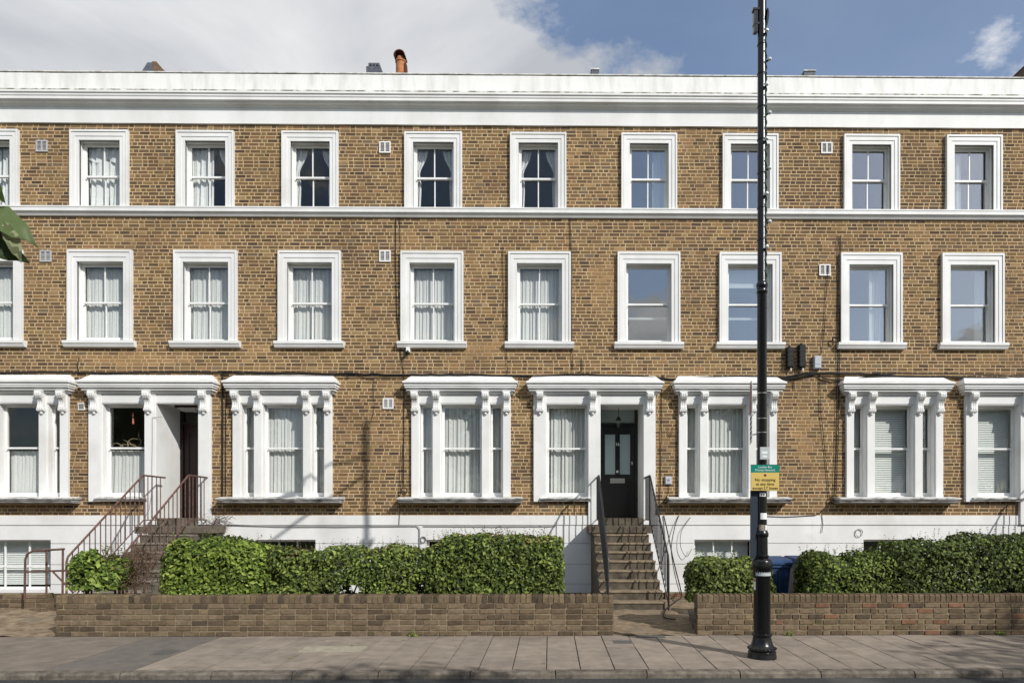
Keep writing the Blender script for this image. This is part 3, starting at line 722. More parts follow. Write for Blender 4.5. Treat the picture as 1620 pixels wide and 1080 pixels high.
MB().lathe([(r_, 12.6), (r_, z - .27), (r_ + .02, z - .26), (r_ + .02, z - .22), (r_ - .01, z - .2), (r_ - .02, z - .12)], xc, YC, 18).build('pot', 'terracotta', t, smooth=True)
pts = []; b = MB(); n = 14
vs = []
for k in range(n + 1):
    a = math.pi * k / n
    for rr, yy in ((r_ + .005, -.2), (r_ + .03, -.2), (r_ + .03, .15), (r_ + .005, .15)): vs.append((xc - rr * math.cos(a), YC + yy, z - .17 + rr * math.sin(a)))
b.add(vs, [(k * 4 + q, k * 4 + (q + 1) % 4, (k + 1) * 4 + (q + 1) % 4, (k + 1) * 4 + q) for k in range(n) for q in range(4)]); b.box(xc - r_, xc + r_, YC + .12, YC + .14, z - .25, z - .06)
b.build('cowl', 'terracotta_dark', t, smooth=True)
MB().frustum((xc + .14, YC - .1), (xc + .3, YC + .1), 12.6, (xc + .13, YC - .1), (xc + .17, YC + .1), z - .3).build('flashing', 'terracotta_dark', t)
for (u0, u1, v, lb) in ((932, 948, 114, 'small flat grey ridge cap over the house numbered 16'), (1266, 1288, 116.5, 'pale grey tapered ridge cap between the house numbered 16 and its neighbour with blinds')):
    t, x0, x1, z = stack(u0, u1, v, lb)
    MB().frustum((x0 - .03, YC - .2), (x1 + .03, YC + .2), 12.6, (x0 + .06, YC - .16), (x1 - .03, YC + .16), z - .04).build('base', 'slate', t)
    box('cap', 'sill_stone', t, x0 + .04, x1 - .01, YC - .18, YC + .18, z - .04, z)
t, x0, x1, z = stack(1602, 1680, 111, 'brown brick chimney stack with sloping shoulder')
MB().frustum((x0 - .2, YC - .3), (x1, YC + .3), 12.6, (x0 + .18, YC - .3), (x1, YC + .3), z - .1).build('stack', 'stack_brick', t)
for k in range(6): box('brick', 'terracotta_dark', t, x0 + .2 + k * .225, x0 + .41 + k * .225, YC - .31, YC + .3, z - .098, z)

# ------------------------------------------------------------------ curtains and blinds
CY = 0.265
def cloth(name, x0, x1, z0, z1, m, label, cat, group=None, folds=9, amp=.022, pull=None, seed=0, top_scallop=0.0, y=CY):
    """a hanging cloth with gathered folds; pull = list of (height fraction, x-left fraction, x-right fraction)"""
    nx, nz = max(24, folds * 7), 14; vs = []; r = random.Random(seed)
    ph = [r.uniform(0, 6.28) for _ in range(5)]; fr = [folds * r.uniform(.8, 1.2), folds * r.uniform(1.5, 2.1), folds * .43]
    for j in range(nz + 1):
        t = j / nz; zz = z0 + (z1 - z0) * t
        l, rr = 0.0, 1.0
        if pull:
            for (ta, la, ra), (tb, lb, rb) in zip(pull, pull[1:]):
                if ta <= t <= tb:
                    f = (t - ta) / (tb - ta); f = f * f * (3 - 2 * f); l, rr = la + (lb - la) * f, ra + (rb - ra) * f
        for i in range(nx + 1):
            s = i / nx; xx = x0 + (x1 - x0) * (l + (rr - l) * s)
            w = amp * (.6 * math.sin(6.283 * fr[0] * s + ph[0] + .9 * (1 - t)) + .35 * math.sin(6.283 * fr[1] * s + ph[1]) + .5 * math.sin(6.283 * fr[2] * s + ph[2] + 1.3 * (1 - t)))
            w *= .75 + .4 * (1 - t)
            zc = zz - (top_scallop * abs(math.sin(6.283 * 1.0 * s)) if j == 0 else 0)
            vs.append((xx + .3 * w, y + w, zc))
    b = MB(); b.add(vs, [(j * (nx + 1) + i, j * (nx + 1) + i + 1, (j + 1) * (nx + 1) + i + 1, (j + 1) * (nx + 1) + i) for j in range(nz) for i in range(nx)])
    return tag(b.build(name, m, smooth=True), label, cat, group)
HW = ['rusty-railing house', 'house numbered 16', 'venetian-blind house']
for k in range(6):      # gathered nets, middle floor
    x0, x1 = fst_x[k]; hi = 0 if x0 < XB[1] else 1
    cloth('net_curtain', x0 + .02, x1 - .02, Z1_B + .06, Z1_T - .06, 'net', 'gathered white net curtain filling a middle-floor window of the ' + HW[hi], 'curtain', 'middle-floor net curtains', 11, .019, seed=20 + k)
# top floor curtains
def side_curtain(x0, x1, left, z0, z1, seed, label, group, w=.32, tie=True, m='curtain'):
    a, b = (x0 + .02, x0 + .02 + w) if left else (x1 - .02 - w, x1 - .02)
    pl = None
    if tie: pl = [(0, 0, .34), (.45, 0, .42), (.62, 0, .28), (.95, 0, .95), (1, 0, 1)] if left else [(0, .66, 1), (.45, .58, 1), (.62, .72, 1), (.95, .05, 1), (1, 0, 1)]
    cloth('curtain', a, b, z0, z1, m, label, 'curtain', group, 4, .03, pl, seed)
zt, zb = Z2_T - .05, Z2_B + .03
for k in (0, 1):
    x0, x1 = top_x[k]; xm = (x0 + x1) / 2
    for q, (a, b) in enumerate(((x0 + .02, xm + .04), (xm + .05, x1 - .12))):
        cloth('curtain', a, b, zb, zt, 'curtain', 'heavy white curtain drawn across a top-floor window of the rusty-railing house', 'curtain', 'drawn top-floor curtains', 3, .04, None, 40 + 3 * k + q)
x0, x1 = top_x[1]
cloth('pelmet', x0 + .02, x1 - .02, zt - .22, zt + .02, 'curtain', 'scalloped white pelmet above heavy drawn curtains in a top-floor window', 'pelmet', None, 5, .03, None, 51, .1, y=.25)
x0, x1 = top_x[2]
cloth('curtain', x0 + .02, x0 + .5, zb, zt, 'curtain', 'white curtain drawn half across a top-floor window of the rusty-railing house', 'curtain', None, 4, .035, None, 52)
side_curtain(x0, x1, False, zb, zt, 53, 'narrow white tied-back curtain opposite a half-drawn curtain', None, .26)
for k in (3, 4, 5):
    x0, x1 = top_x[k]; hi = 0 if x0 < XB[1] else 1
    for left in (True, False):
        side_curtain(x0, x1, left, zb, zt, 60 + k * 2 + left, 'white tied-back curtain beside dark glass, top floor of the ' + HW[hi], 'tied-back top-floor curtains', .26)
for k in (6, 9):
    x0, x1 = top_x[k]; hi = 1 if x0 < XB[2] else 2
    side_curtain(x0, x1, k == 9, zb, zt, 80 + k, 'white curtain faintly seen behind sky reflections, top floor of the ' + HW[hi], None, .3, False)
# middle floor, right-hand windows
zt, zb = Z1_T - .05, Z1_B + .05
def roller(x0, x1, z0, z1, label, group):
    t = thing('roller_blind', ((x0 + x1) / 2, .3, z1), label, 'blind', group)
    b = MB().box(x0 + .03, x1 - .03, .30, .303, z0, z1 - .03); b.build('fabric', 'blind', t)
    MB().tube([(x0 + .03, .31, z1 - .02), (x1 - .03, .31, z1 - .02)], .02, 8).build('roller', 'blind', t); box('bottom_bar', 'sign_white', t, x0 + .03, x1 - .03, .296, .31, z0 - .03, z0)
x0, x1 = fst_x[6]
box_t = thing('blind_rail', ((x0 + x1) / 2, .36, 6.2), 'white rail inside the middle-floor window over the black door', 'rail'); box('rail', 'sign_white', box_t, x0 + .03, x1 - .03, .34, .37, 6.2, 6.25)
x0, x1 = fst_x[7]
roller(x0, x1, 6.95, Z1_T - .02, 'white roller blind lowered a little in a middle-floor window behind the lamp post', None)
box_t = thing('blind_rail', ((x0 + x1) / 2, .36, 6.2), 'white rail inside the window with the roller blind', 'rail'); box('rail', 'sign_white', box_t, x0 + .03, x1 - .03, .34, .37, 6.2, 6.25)
x0, x1 = fst_x[8]; side_curtain(x0, x1, False, zb, zt, 92, 'single white curtain drawn aside in a middle-floor window above the venetian blinds', None, .4, False)
x0, x1 = fst_x[9]
for left in (True, False): side_curtain(x0, x1, left, zb, zt, 94 + left, 'one of two white curtains drawn aside in a middle-floor window of the house with blinds', 'pair of curtains in one window', .26 if not left else .16, False)
# street floor
for ti, lab in ((1, 'gathered white net curtain in the three-light window beside the rusty railings'), (2, 'gathered white net curtain in the three-light window beside the lamp post shadow'), (3, 'gathered white net curtain in the three-light window behind the lamp post')):
    for q, (a, b) in enumerate(tri[ti]):
        cloth('net_curtain', a + .02, b - .02, ZG_B + .08, ZG_T - .05, 'net', lab, 'curtain', 'net curtains of one three-light window', 10 if q == 1 else 3, .021, seed=100 + ti * 3 + q)
cloth('net_curtain', D2[1][1] + .02, D2[1][2] - .02, ZG_B + .08, ZG_T - .05, 'net', 'gathered white net curtain in the window next to the black front door', 'curtain', None, 9, .028, seed=120)
for q, (a, b) in enumerate(tri[0]):
    cloth('cafe_net', a + .02, b - .02, ZG_B + .08, 3.14, 'net', 'short net curtain over the lower half of a dark three-light window', 'curtain', 'half-height nets of the dark three-light window', 9 if q == 1 else 3, .02, seed=130 + q)
cloth('cafe_net', D1[1][1] + .02, D1[1][2] - .02, ZG_B + .08, 3.16, 'net', 'short net curtain over the lower half of the window next to the brown door', 'curtain', None, 10, .02, seed=140)
# branch and ornament in the window next to the brown door
xa, xb = D1[1][1], D1[1][2]; b = MB(); r = random.Random(5)
for q in range(6):
    p = [Vector((xa + .12 + .1 * q, .34, 3.2))]; dd = Vector((r.uniform(-.5, .7), 0, 1)).normalized()
    for s in range(6):
        dd = (dd + Vector((r.uniform(-.7, .7), 0, r.uniform(-.75, .2)))).normalized(); p.append(p[-1] + dd * .075)
    b.tube(p, [.009 - .001 * s for s in range(7)], 5)
tag(b.build('dried_branch', 'wood_pale'), 'bare pale branches on the sash of the window next to the brown door', 'branch')
t = thing('hanging_ornament', ((xa + xb) / 2 + .02, .26, 3.8), 'small red hanging ornament in the window next to the brown door', 'ornament')
xo = (xa + xb) / 2 + .02; MB().tube([(xo, .26, 4.1), (xo, .26, 4.02)], .002, 4).build('thread', 'cable', t); MB().lathe([(.012, 3.76), (.022, 3.78), (.014, 3.92), (.024, 3.95), (.008, 4.03)], xo, .26, 8).build('body', 'ornament', t)
def venetian(x0, x1, z0, z1, label, group=None):
    t = thing('venetian_blind', ((x0 + x1) / 2, .3, z0), label, 'blind', group)
    me = None; z = z1 - .05; n = 0
    b = MB().add([(x0 + .02, .29, -.017), (x1 - .02, .29, -.017), (x1 - .02, .315, .019), (x0 + .02, .315, .019), (x0 + .02, .29, -.0185), (x1 - .02, .29, -.0185), (x1 - .02, .315, .0175), (x0 + .02, .315, .0175)],
                 [(0, 1, 2, 3), (7, 6, 5, 4), (0, 4, 5, 1), (1, 5, 6, 2), (2, 6, 7, 3), (3, 7, 4, 0)])
    me = b.mesh('slat', 'blind', ((x0 + x1) / 2, .3, 0))
    while z > z0 + .03: place('slat', me, ((x0 + x1) / 2, .3, z), t); z -= .042
    box('head_rail', 'blind', t, x0 + .02, x1 - .02, .28, .33, z1 - .045, z1)
for q, (a, b) in enumerate(tri[4]): venetian(a, b, ZG_B + .06, ZG_T - .03, 'white venetian blind in the three-light window beside the coiled cables', 'venetian blinds of one three-light window')
venetian(D3[1][1], D3[1][2], ZG_B + .06, ZG_T - .03, 'white venetian blind in the single window next to a doorway')
for k, lb in ((3, 'white venetian blind in the basement window behind the lamp post'), (0, 'white venetian blind in the basement window behind the rusty guard rail')):
    venetian(base_x[k][0] + .04, base_x[k][1] - .04, .06, 1.1, lb)

# ------------------------------------------------------------------ steps and their railings
RIS, TRD = 0.165, 0.285
def steps(xl, xr, m, label, land_l, land_r):
    t = thing('front_steps', ((xl + xr) / 2, -2, -.06), label, 'steps', 'entrance steps')
    z = ZTH - RIS - .005
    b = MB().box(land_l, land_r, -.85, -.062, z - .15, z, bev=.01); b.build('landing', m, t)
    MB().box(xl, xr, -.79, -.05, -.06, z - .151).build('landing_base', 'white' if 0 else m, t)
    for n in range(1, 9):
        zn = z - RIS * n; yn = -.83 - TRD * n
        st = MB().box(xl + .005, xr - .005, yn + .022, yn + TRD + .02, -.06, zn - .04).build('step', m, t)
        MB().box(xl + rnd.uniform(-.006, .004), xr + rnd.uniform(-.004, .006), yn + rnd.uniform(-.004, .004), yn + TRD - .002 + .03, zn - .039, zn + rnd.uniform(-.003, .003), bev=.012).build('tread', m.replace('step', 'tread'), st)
    return t
ST = [(-8.56, -7.5, 'step_grey', 'grey stone steps up to the dark brown door between rusty railings', -8.82, -7.26),
      (.93, 2.09, 'step_stone', 'weathered stone steps up to the black door numbered 16', .83, 2.2),
      (PX(1633) + .0, PX(1700) + .1, 'step_stone', 'stone steps beyond the large hedge up to the doorway next to the blinds', PX(1633) - .1, PX(1719))]
for a in ST: steps(*a)
def railing(xr_, m, label, side, bars=14, r=.011, bottom=True):
    t = thing('stair_railing', (xr_, -2, 0), label, 'railing', 'stair railings')
    z0 = ZTH - RIS; yt, zt = -.85, z0 + 1.08; yb, zb = -.83 - TRD * 8 - .05, .93
    MB().tube([(xr_, -.04, zt - .01), (xr_, yt, zt), (xr_, yt - .05, zt - .02), (xr_, yb + .04, zb + .03), (xr_, yb, zb - .06), (xr_, yb, -.04)], r * 1.7, 8).build('handrail', m, t, smooth=True)
    MB().tube([(xr_, yt + .02, z0), (xr_, yt + .02, zt - .01)], r * 1.35, 6).build('newel', m, t)
    f = lambda y: zt + (zb - zt) * (yt - y) / (yt - yb)
    g = lambda y: z0 + .12 + (-.02 - z0 + .1) * (yt - y) / (yt - yb)
    if bottom: MB().tube([(xr_, yt, z0 + .13), (xr_, yb, .10)], r * 1.1, 6).build('bottom_rail', m, t)
    for k in range(bars):
        y = yt + (yb - yt) * (k + 1) / (bars + 1); MB().tube([(xr_, y, g(y) - (0 if bottom else .12)), (xr_, y, f(y))], r * .95, 5).build('baluster', m, t)
    for k in range(1, 5):
        y = yt + (-.06 - yt) * k / 5; MB().tube([(xr_, y, z0 + .13), (xr_, y, zt - .008)], r * .95, 5).build('baluster', m, t)
    MB().tube([(xr_, yt, z0 + .13), (xr_, -.06, z0 + .13)], r * 1.1, 6).build('landing_rail', m, t)
    return t
railing(-8.62, 'rail_rust', 'rusty brown stair railing of the grey steps on the side towards the guard rail', -1)
railing(-7.66, 'rail_rust', 'rusty brown stair railing of the grey steps on the side towards the long hedge', 1)
railing(1.05, 'rail_black', 'black stair railing of the weathered steps on the side of the long garden wall', -1)
railing(2.14, 'rail_black', 'black stair railing of the weathered steps on the side of the lamp post', 1)
railing(ST[2][0] + .05, 'rail_black', 'black stair railing rising behind the large dark hedge', -1)
railing(ST[2][1] + .02, 'rail_black', 'black stair railing of the steps beyond the large dark hedge', 1)

# ------------------------------------------------------------------ garden walls
GPAL = [(srgb(120, 105, 86), 4), (srgb(110, 95, 76), 4), (srgb(98, 84, 69), 3), (srgb(128, 112, 88), 2), (srgb(114, 98, 80), 3), (srgb(102, 93, 70), 1.2), (srgb(86, 75, 62), .8)]
GRED = [(srgb(126, 94, 76), 1)]
gvar = {}
def gmesh(kind, q, ln, hgt, dep, red=False):
    key = (kind, q, red)
    if key not in gvar:
        c = rnd.choices(*zip(*(GRED if red else GPAL)))[0]; f = rnd.uniform(.85, 1.15)
        b = MB(); yb = .03
        brick_geo(b, -ln / 2, ln / 2, 0, hgt, rnd.uniform(-.004, .003), yb, (c[0] * f, c[1] * f, c[2] * f, 1), b=.006, jit=.003)
        gvar[key] = b.mesh('brick', 'garden_brick', (0, 0, 0))
    return gvar[key]
def garden_wall(x0, x1, yf, courses, label, red=0.0, coping=True, zbase=-.01, th=WALL_T, co=.0785, name='garden_wall', rough_end=False):
    t = thing(name, ((x0 + x1) / 2, yf + th / 2, zbase), label, 'wall')
    zt = zbase + courses * co
    MB().box(x0 + .008, x1 - .008, yf + .012, yf + th - .008, zbase - .2, zt).build('mortar_bed', 'garden_mortar', t)
    for r_ in range(courses):
        z = zbase + .006 + r_ * co; x = x0 - (.11 if r_ % 2 else 0)
        while x < x1 - .02:
            kind = 'S' if rnd.random() > .16 else 'H'; ln = .213 if kind == 'S' else .103
            a, b = max(x, x0), min(x + ln, x1)
            if b - a > .04:
                if abs(b - a - ln) > 1e-6: me_ln = b - a; q = 'cut%.3f' % me_ln
                else: me_ln, q = ln, rnd.randrange(16)
                rd = rnd.random() < red
                place('brick', gmesh(kind, q, me_ln, co - .013, th, rd), ((a + b) / 2, yf, z), t)
            x += ln + .012
    for r_ in range(courses):       # header faces at both ends
        z = zbase + .006 + r_ * co
        for xe, sgn in ((x0, -1), (x1, 1)):
            c = rnd.choices(*zip(*GPAL))[0]; c4 = (c[0], c[1], c[2], 1)
            cuts = [(yf + .032, yf + th - .012)] if r_ % 2 else [(yf + .032, yf + th * .5 - .005), (yf + th * .5 + .006, yf + th - .012)]
            for ya, yb in cuts:
                MB().box(min(xe - sgn * .02, xe), max(xe - sgn * .02, xe), ya, yb, z, z + co - .013, c4).build('brick', 'garden_brick', t)
    if coping:
        n = int((x1 - x0) / .0775); w = (x1 - x0) / n; hh = .108
        for k in range(n):
            key = ('cop', rnd.randrange(14), w)
            if key not in gvar:
                c = rnd.choices(*zip(*GPAL))[0]; f = rnd.uniform(.8, 1.12)
                b = MB(); j = lambda s=.004: rnd.uniform(-s, s); ww = w / 2 - .005; c4 = (c[0] * f, c[1] * f, c[2] * f, 1)
                vs = [(-ww, .004 + j(), 0), (ww, .004 + j(), 0), (ww, th - .005, 0), (-ww, th - .005, 0), (-ww + .003, .003 + j(), hh - .014 + j()), (ww - .003, .003 + j(), hh - .014 + j()), (ww - .004, .02, hh + j()), (-ww + .004, .02, hh + j()), (ww - .004, th - .015, hh + j()), (-ww + .004, th - .015, hh + j())]
                b.add(vs, [(0, 1, 5, 4), (4, 5, 6, 7), (7, 6, 8, 9), (1, 2, 8, 6, 5), (3, 0, 4, 7, 9), (2, 3, 9, 8)], c4)
                gvar[key] = b.mesh('coping_brick', 'garden_brick', (0, 0, 0))
            place('coping_brick', gvar[key], (x0 + (k + .5) * w, yf, zt + .004), t)
        MB().box(x0 + .01, x1 - .01, yf + .014, yf + th - .015, zt + .001, zt + hh - .01).build('coping_mortar', 'garden_mortar', t)
    return t
garden_wall(PX(88, WALL_F), PX(971, WALL_F), WALL_F, 6, 'long low brown brick garden wall with coping of bricks on edge under the long hedge')
garden_wall(PX(1103, WALL_F), 9.4, WALL_F, 6, 'low brown brick garden wall with some red bricks behind the lamp post', red=.05)
garden_wall(-15.0, -8.75, -3.5, 4, 'low broken brick wall under the rusty guard rail', zbase=.02, coping=False, name='low_wall')
garden_wall(2.35, 7.6, -1.55, 2, 'knee-low red-brown brick edging along the white basement wall', red=.5, coping=False, zbase=-.05, name='brick_edging')

# ------------------------------------------------------------------ hedges and shrubs
def leaf(mb, p, n, s, c, r, ratio=.55):
    n = n.normalized(); a = Vector((r.gauss(0, 1), r.gauss(0, 1), r.gauss(0, 1))); a = (a - n * a.dot(n))
    if a.length < 1e-3: return
    a.normalize(); b = n.cross(a); w = s * ratio * .5
    p0, p1 = p - a * s * .5, p + a * s * .5; f = n * s * .10
    mb.add([p0, p + b * w + f - a * s * .05, p1 - n * s * .08, p - b * w + f - a * s * .05, p], [(0, 1, 4), (1, 2, 4), (2, 3, 4), (3, 0, 4)], c)
HCOL = [srgb(100, 118, 46), srgb(82, 100, 38), srgb(118, 136, 58), srgb(62, 78, 32), srgb(134, 148, 72), srgb(90, 108, 44)]
MCOL = [srgb(88, 102, 46), srgb(70, 84, 38), srgb(106, 120, 56), srgb(54, 66, 32), srgb(122, 134, 68)]
DCOL = [srgb(74, 86, 40), srgb(58, 70, 33), srgb(90, 103, 50), srgb(46, 56, 28), srgb(106, 118, 60)]
def hedge(x0, x1, y0, y1, z0, ztop, label, n, seed, colr, size=.058, gaps=0.0, shoots=30, tipcol=None, rnd_ends=.36, name='hedge', gap_spots=(), taper=0.0):
    r = random.Random(seed); t = thing(name, ((x0 + x1) / 2, (y0 + y1) / 2, -.06), label, 'hedge', 'clipped hedges behind the garden walls')
    mb = MB(); cx, cy, cz = (x0 + x1) / 2, (y0 + y1) / 2, (z0 + ztop(cx := (x0 + x1) / 2)) / 2
    tries = 0; made = 0
    n = int(n * 2.0)
    while made < n and tries < n * 9:
        tries += 1
        x = r.uniform(x0 - .05, x1 + .05); zt = ztop(x) + .085 * mnoise.noise((x * 2.4, seed, 0)) + .03 * mnoise.noise((x * 9, seed, 2))
        y = r.uniform(y0 - .04, y1 + .04); z = r.uniform(z0, zt)
        # distance to the rounded-box hull
        ex, ey = min(x - x0, x1 - x), min(y - y0, y1 - y); ez = zt - z
        bul = .24 * mnoise.noise((x * 2.6, y * 2, z * 2.6 + seed)) + .05 * mnoise.noise((x * 7, y * 7, z * 7 + seed))
        fz = (z - z0) / max(zt - z0, .1)
        under = taper * max(0, .5 - fz) * .8
        d = min(ex - under, ey + .04 - under * .5, ez)
        # soften corners
        k = rnd_ends; ax, ay, a3 = max(0, k - ex), max(0, k * .7 - ey), max(0, k * .6 - ez)
        if (ax / k) ** 2 + (ay / (k * .7)) ** 2 + (a3 / (k * .6)) ** 2 > 1.12 + bul: continue
        d += bul
        if d < -.02 and not (d > -.09 and r.random() < .10): continue
        if d > .20 and r.random() < .6: continue
        if z < z0 + .3 and any((x - gx) ** 2 / gw ** 2 + (z - gz) ** 2 / gh ** 2 < 1 for gx, gz, gw, gh in gap_spots): continue
        nrm = Vector((0, 0, 0)); m = min(ex, ey, ez)
        nrm = Vector(((1 if x > cx else -1) * math.exp(-ex * 6), (1 if y > cy else -1) * math.exp(-ey * 5), math.exp(-ez * 6))) + Vector((r.gauss(0, .42), r.gauss(0, .42), r.gauss(0, .42) + .25))
        cl = mnoise.noise((x * 2.2, y * 2, z * 2.2 + seed * 3))
        c = r.choice(colr); f = r.uniform(.8, 1.5) * (1 + .4 * cl)
        if tipcol and d < .06 and ez < .12 and r.random() < .3: c = tipcol
        leaf(mb, Vector((x, y, z)), nrm, size * r.uniform(.65, 1.5), (c[0] * f, c[1] * f, c[2] * f, 1), r); made += 1
    for k in range(shoots):      # loose shoots above the clipped top
        x = r.uniform(x0 + .1, x1 - .1); y = r.uniform(y0 + .05, y1 - .1); z = ztop(x) - .03; h = r.uniform(.05, .17)
        d = Vector((r.gauss(0, .25), r.gauss(0, .25), 1)).normalized()
        for q in range(4):
            c = tipcol if tipcol and r.random() < .6 else r.choice(colr)
            leaf(mb, Vector((x, y, z)) + d * h * (q + 1) / 4, d + Vector((r.gauss(0, .8), r.gauss(0, .8), 0)), size * .7, c, r, .4)
    mb.build('foliage', 'leaf_hedge', t)
    b = MB(); ns = max(2, int((x1 - x0) / .45))
    for k in range(ns):
        x = x0 + (x1 - x0) * (k + .5 + r.uniform(-.2, .2)) / ns; p = Vector((x, cy + r.uniform(-.08, .08), -.06))
        for q in range(4):
            dx = r.uniform(-.35, .35); tp = Vector((min(max(x + dx, x0 + .12), x1 - .12), cy + r.uniform(-.15, .15), z0 + .35 + r.uniform(0, .35)))
            b.tube([p, (p + tp) / 2 + Vector((r.uniform(-.04, .04), 0, .05)), tp], [.022, .014, .006], 5)
    b.build('stems', 'twig', t)
    return t
HY0, HY1 = -5.46, -4.72
def hx(u, Y=HY0 + .1): return PX(u, Y)
def hz(v, Y=HY0 + .1): return P(870, v, Y)[1]
hedge(hx(258), hx(425), HY0 - .12, HY1, .42, lambda x: hz(851) if x < hx(340) else hz(851) - .04, 'bright green rounded hedge bush beside the grey steps and rusty railings', 8200, 11, HCOL, .066, shoots=20, rnd_ends=.36)
hedge(hx(405), hx(700), HY0, HY1, .42, lambda x: hz(866 + 3 * math.sin(x * 3)), 'lower dark green middle stretch of hedge on the long garden wall', 9000, 12, MCOL, .056, shoots=60, tipcol=srgb(112, 104, 66), gap_spots=((hx(556), .60, .14, .10), (hx(672), .62, .14, .16), (hx(520), .55, .09, .08)), taper=.12)
hedge(hx(668), hx(890), HY0 - .05, HY1 + .05, .42, lambda x: hz(846) - (.12 if x < hx(720) else 0) * (hx(720) - x) / .5, 'tall dark green hedge bush with brown-tipped shoots at the end of the long wall', 10500, 13, MCOL, .058, shoots=90, tipcol=srgb(118, 102, 62), rnd_ends=.34)
hedge(hx(1092), hx(1230), HY0, HY1, .42, lambda x: hz(884), 'small yellowish green hedge bush behind the lamp post', 5600, 14, [srgb(104, 116, 56), srgb(86, 98, 46), srgb(120, 132, 70), srgb(62, 72, 36)], .062, shoots=40)
hedge(hx(1274), hx(1420), HY0 - .02, HY1, .42, lambda x: hz(873) + .03 * math.sin(x * 4), 'dark green hedge bush beside the wheelie bins', 6200, 15, MCOL, .056, shoots=40)
hedge(hx(1400), hx(1720), HY0, HY1 + .05, .42, lambda x: hz(863) + .16 * min(1, max(0, (x - hx(1400)) / (hx(1560) - hx(1400)))), 'large dark hedge rising towards the doorway with steps', 12000, 16, DCOL, .056, shoots=50, gap_spots=((hx(1590), .5, .14, .14),), taper=.1)
t = hedge(PX(112, -5.2), PX(205, -5.2), -5.45, -4.9, .62, lambda x: hz(874), 'small leafy green shrub at the end of the long garden wall', 1300, 17, [srgb(104, 122, 52), srgb(82, 100, 42), srgb(122, 138, 66), srgb(58, 74, 32)], .085, shoots=8, name='leafy_shrub', taper=.4)
# dead shrub
r = random.Random(33); xd0, xd1 = PX(190, -5.1), PX(243, -5.1); t = thing('dead_shrub', ((xd0 + xd1) / 2, -5.1, -.06), 'dead brown twiggy shrub beside a leafy green shrub', 'shrub')
b = MB(); tw = MB()
for k in range(3): b.tube([((xd0 + xd1) / 2 - .1 + .08 * k, -5.1, -.06), ((xd0 + xd1) / 2 - .15 + .14 * k, -5.12, .7)], [.03, .018], 6)
for k in range(420):
    p = Vector((r.uniform(xd0, xd1), r.uniform(-5.38, -4.85), r.uniform(.62, 1.2))); pts = [p]
    d = Vector((r.gauss(0, 1), r.gauss(0, .7), r.gauss(.2, .6))).normalized()
    for q in range(3):
        d = (d + Vector((r.gauss(0, .4), r.gauss(0, .4), r.gauss(0, .4)))).normalized(); pts.append(pts[-1] + d * r.uniform(.04, .08))
    tw.tube(pts, [.004, .0035, .003, .002], 3, cap=False)
b.build('trunk', 'twig', t); tw.build('twigs', 'twig', t)
# wiry creeper beside the rusty railing
b = MB(); cxw, czw = PX(345), P(345, 800)[1]
for k in range(46):
    p = Vector((cxw + r.gauss(0, .12), -.1 - abs(r.gauss(0, .06)), 1.25 + r.random() * .35)); pts = [p]; d = Vector((r.gauss(.1, .5), r.gauss(0, .25), 1)).normalized()
    for q in range(5):
        d = (d + Vector((r.gauss(.05, .5), r.gauss(0, .3), r.gauss(-.1, .4)))).normalized(); pts.append(pts[-1] + d * .09)
    b.tube(pts, .004, 3, cap=False)
b.tube([(cxw - .05, -.09, -.06), (cxw - .08, -.1, .7), (cxw, -.1, 1.4)], .009, 5)
tag(b.build('bare_creeper', 'twig'), 'wiry bare creeper on the white wall beside the grey steps', 'plant')

# ------------------------------------------------------------------ lamp post with its fittings
LX, LY = PX(1205.5, -7.22), -7.22
def lz(v): return P(1205, v, LY)[1]
lp = thing('lamp_post', (LX, LY, 0), 'tall black cast-iron street lamp post with bell-shaped foot on the pavement', 'lamp post')
MB().lathe([(.17, -.01), (.17, .03), (.165, .045), (.165, .075), (.155, .085), (.15, .09), (.162, .10), (.166, .115), (.158, .128), (.14, .14), (.125, .17), (.112, .215), (.106, .25), (.106, .262), (.117, .268), (.12, .28), (.117, .292), (.104, .30)], LX, LY, 32).build('foot', 'black_cast', lp, smooth=True)
n = 22
b = MB().lathe([(.002, -.012), (.012, -.008), (.015, 0), (.012, .008), (.002, .012)], 0, 0, 8); me = b.mesh('bead', 'black_cast', (0, 0, 0), True)
for k in range(n):
    a = 2 * math.pi * k / n; place('bead', me, (LX + .16 * math.cos(a), LY + .16 * math.sin(a), .118), lp)
z1_, z2_ = lz(910), lz(884)
MB().lathe([(.1, .29), (.098, z1_ - .03), (.102, z1_ - .01), (.104, z1_ + .05), (.118, z1_ + .08), (.122, z1_ + .10), (.122, z2_ - .025), (.112, z2_ - .005), (.09, z2_ + .006), (.075, z2_ + .01), (.08, z2_ + .03), (.08, z2_ + .045), (.068, z2_ + .055), (.066, lz(848) - .01), (.075, lz(848)), (.078, lz(844)), (.07, lz(841)), (.06, lz(838)), (.058, lz(832))], LX, LY, 28).build('lower_column', 'black_cast', lp, smooth=True)
zr = lz(456)
MB().lathe([(.057, lz(833)), (.056, zr - .08), (.062, zr - .06), (.068, zr - .045), (.06, zr - .03), (.06, zr + .0), (.068, zr + .02), (.07, zr + .045), (.058, zr + .065), (.053, zr + .09), (.052, 9.6), (.07, 9.7), (.07, 10.4), (.02, 10.55)], LX, LY, 24).build('shaft', 'black_cast', lp, smooth=True)
b = MB(); b.tube([(LX, LY, 9.7), (LX - .25, LY - .5, 10.0), (LX - .5, LY - 1.1, 10.1)], .03, 8); b.build('arm', 'black_cast', lp)
b = MB(); b.tube([(LX, LY, 9.3), (LX - .4, LY - .9, 9.28), (LX - .85, LY - 1.9, 9.2)], .035, 8); b.build('bracket', 'black_cast', lp)
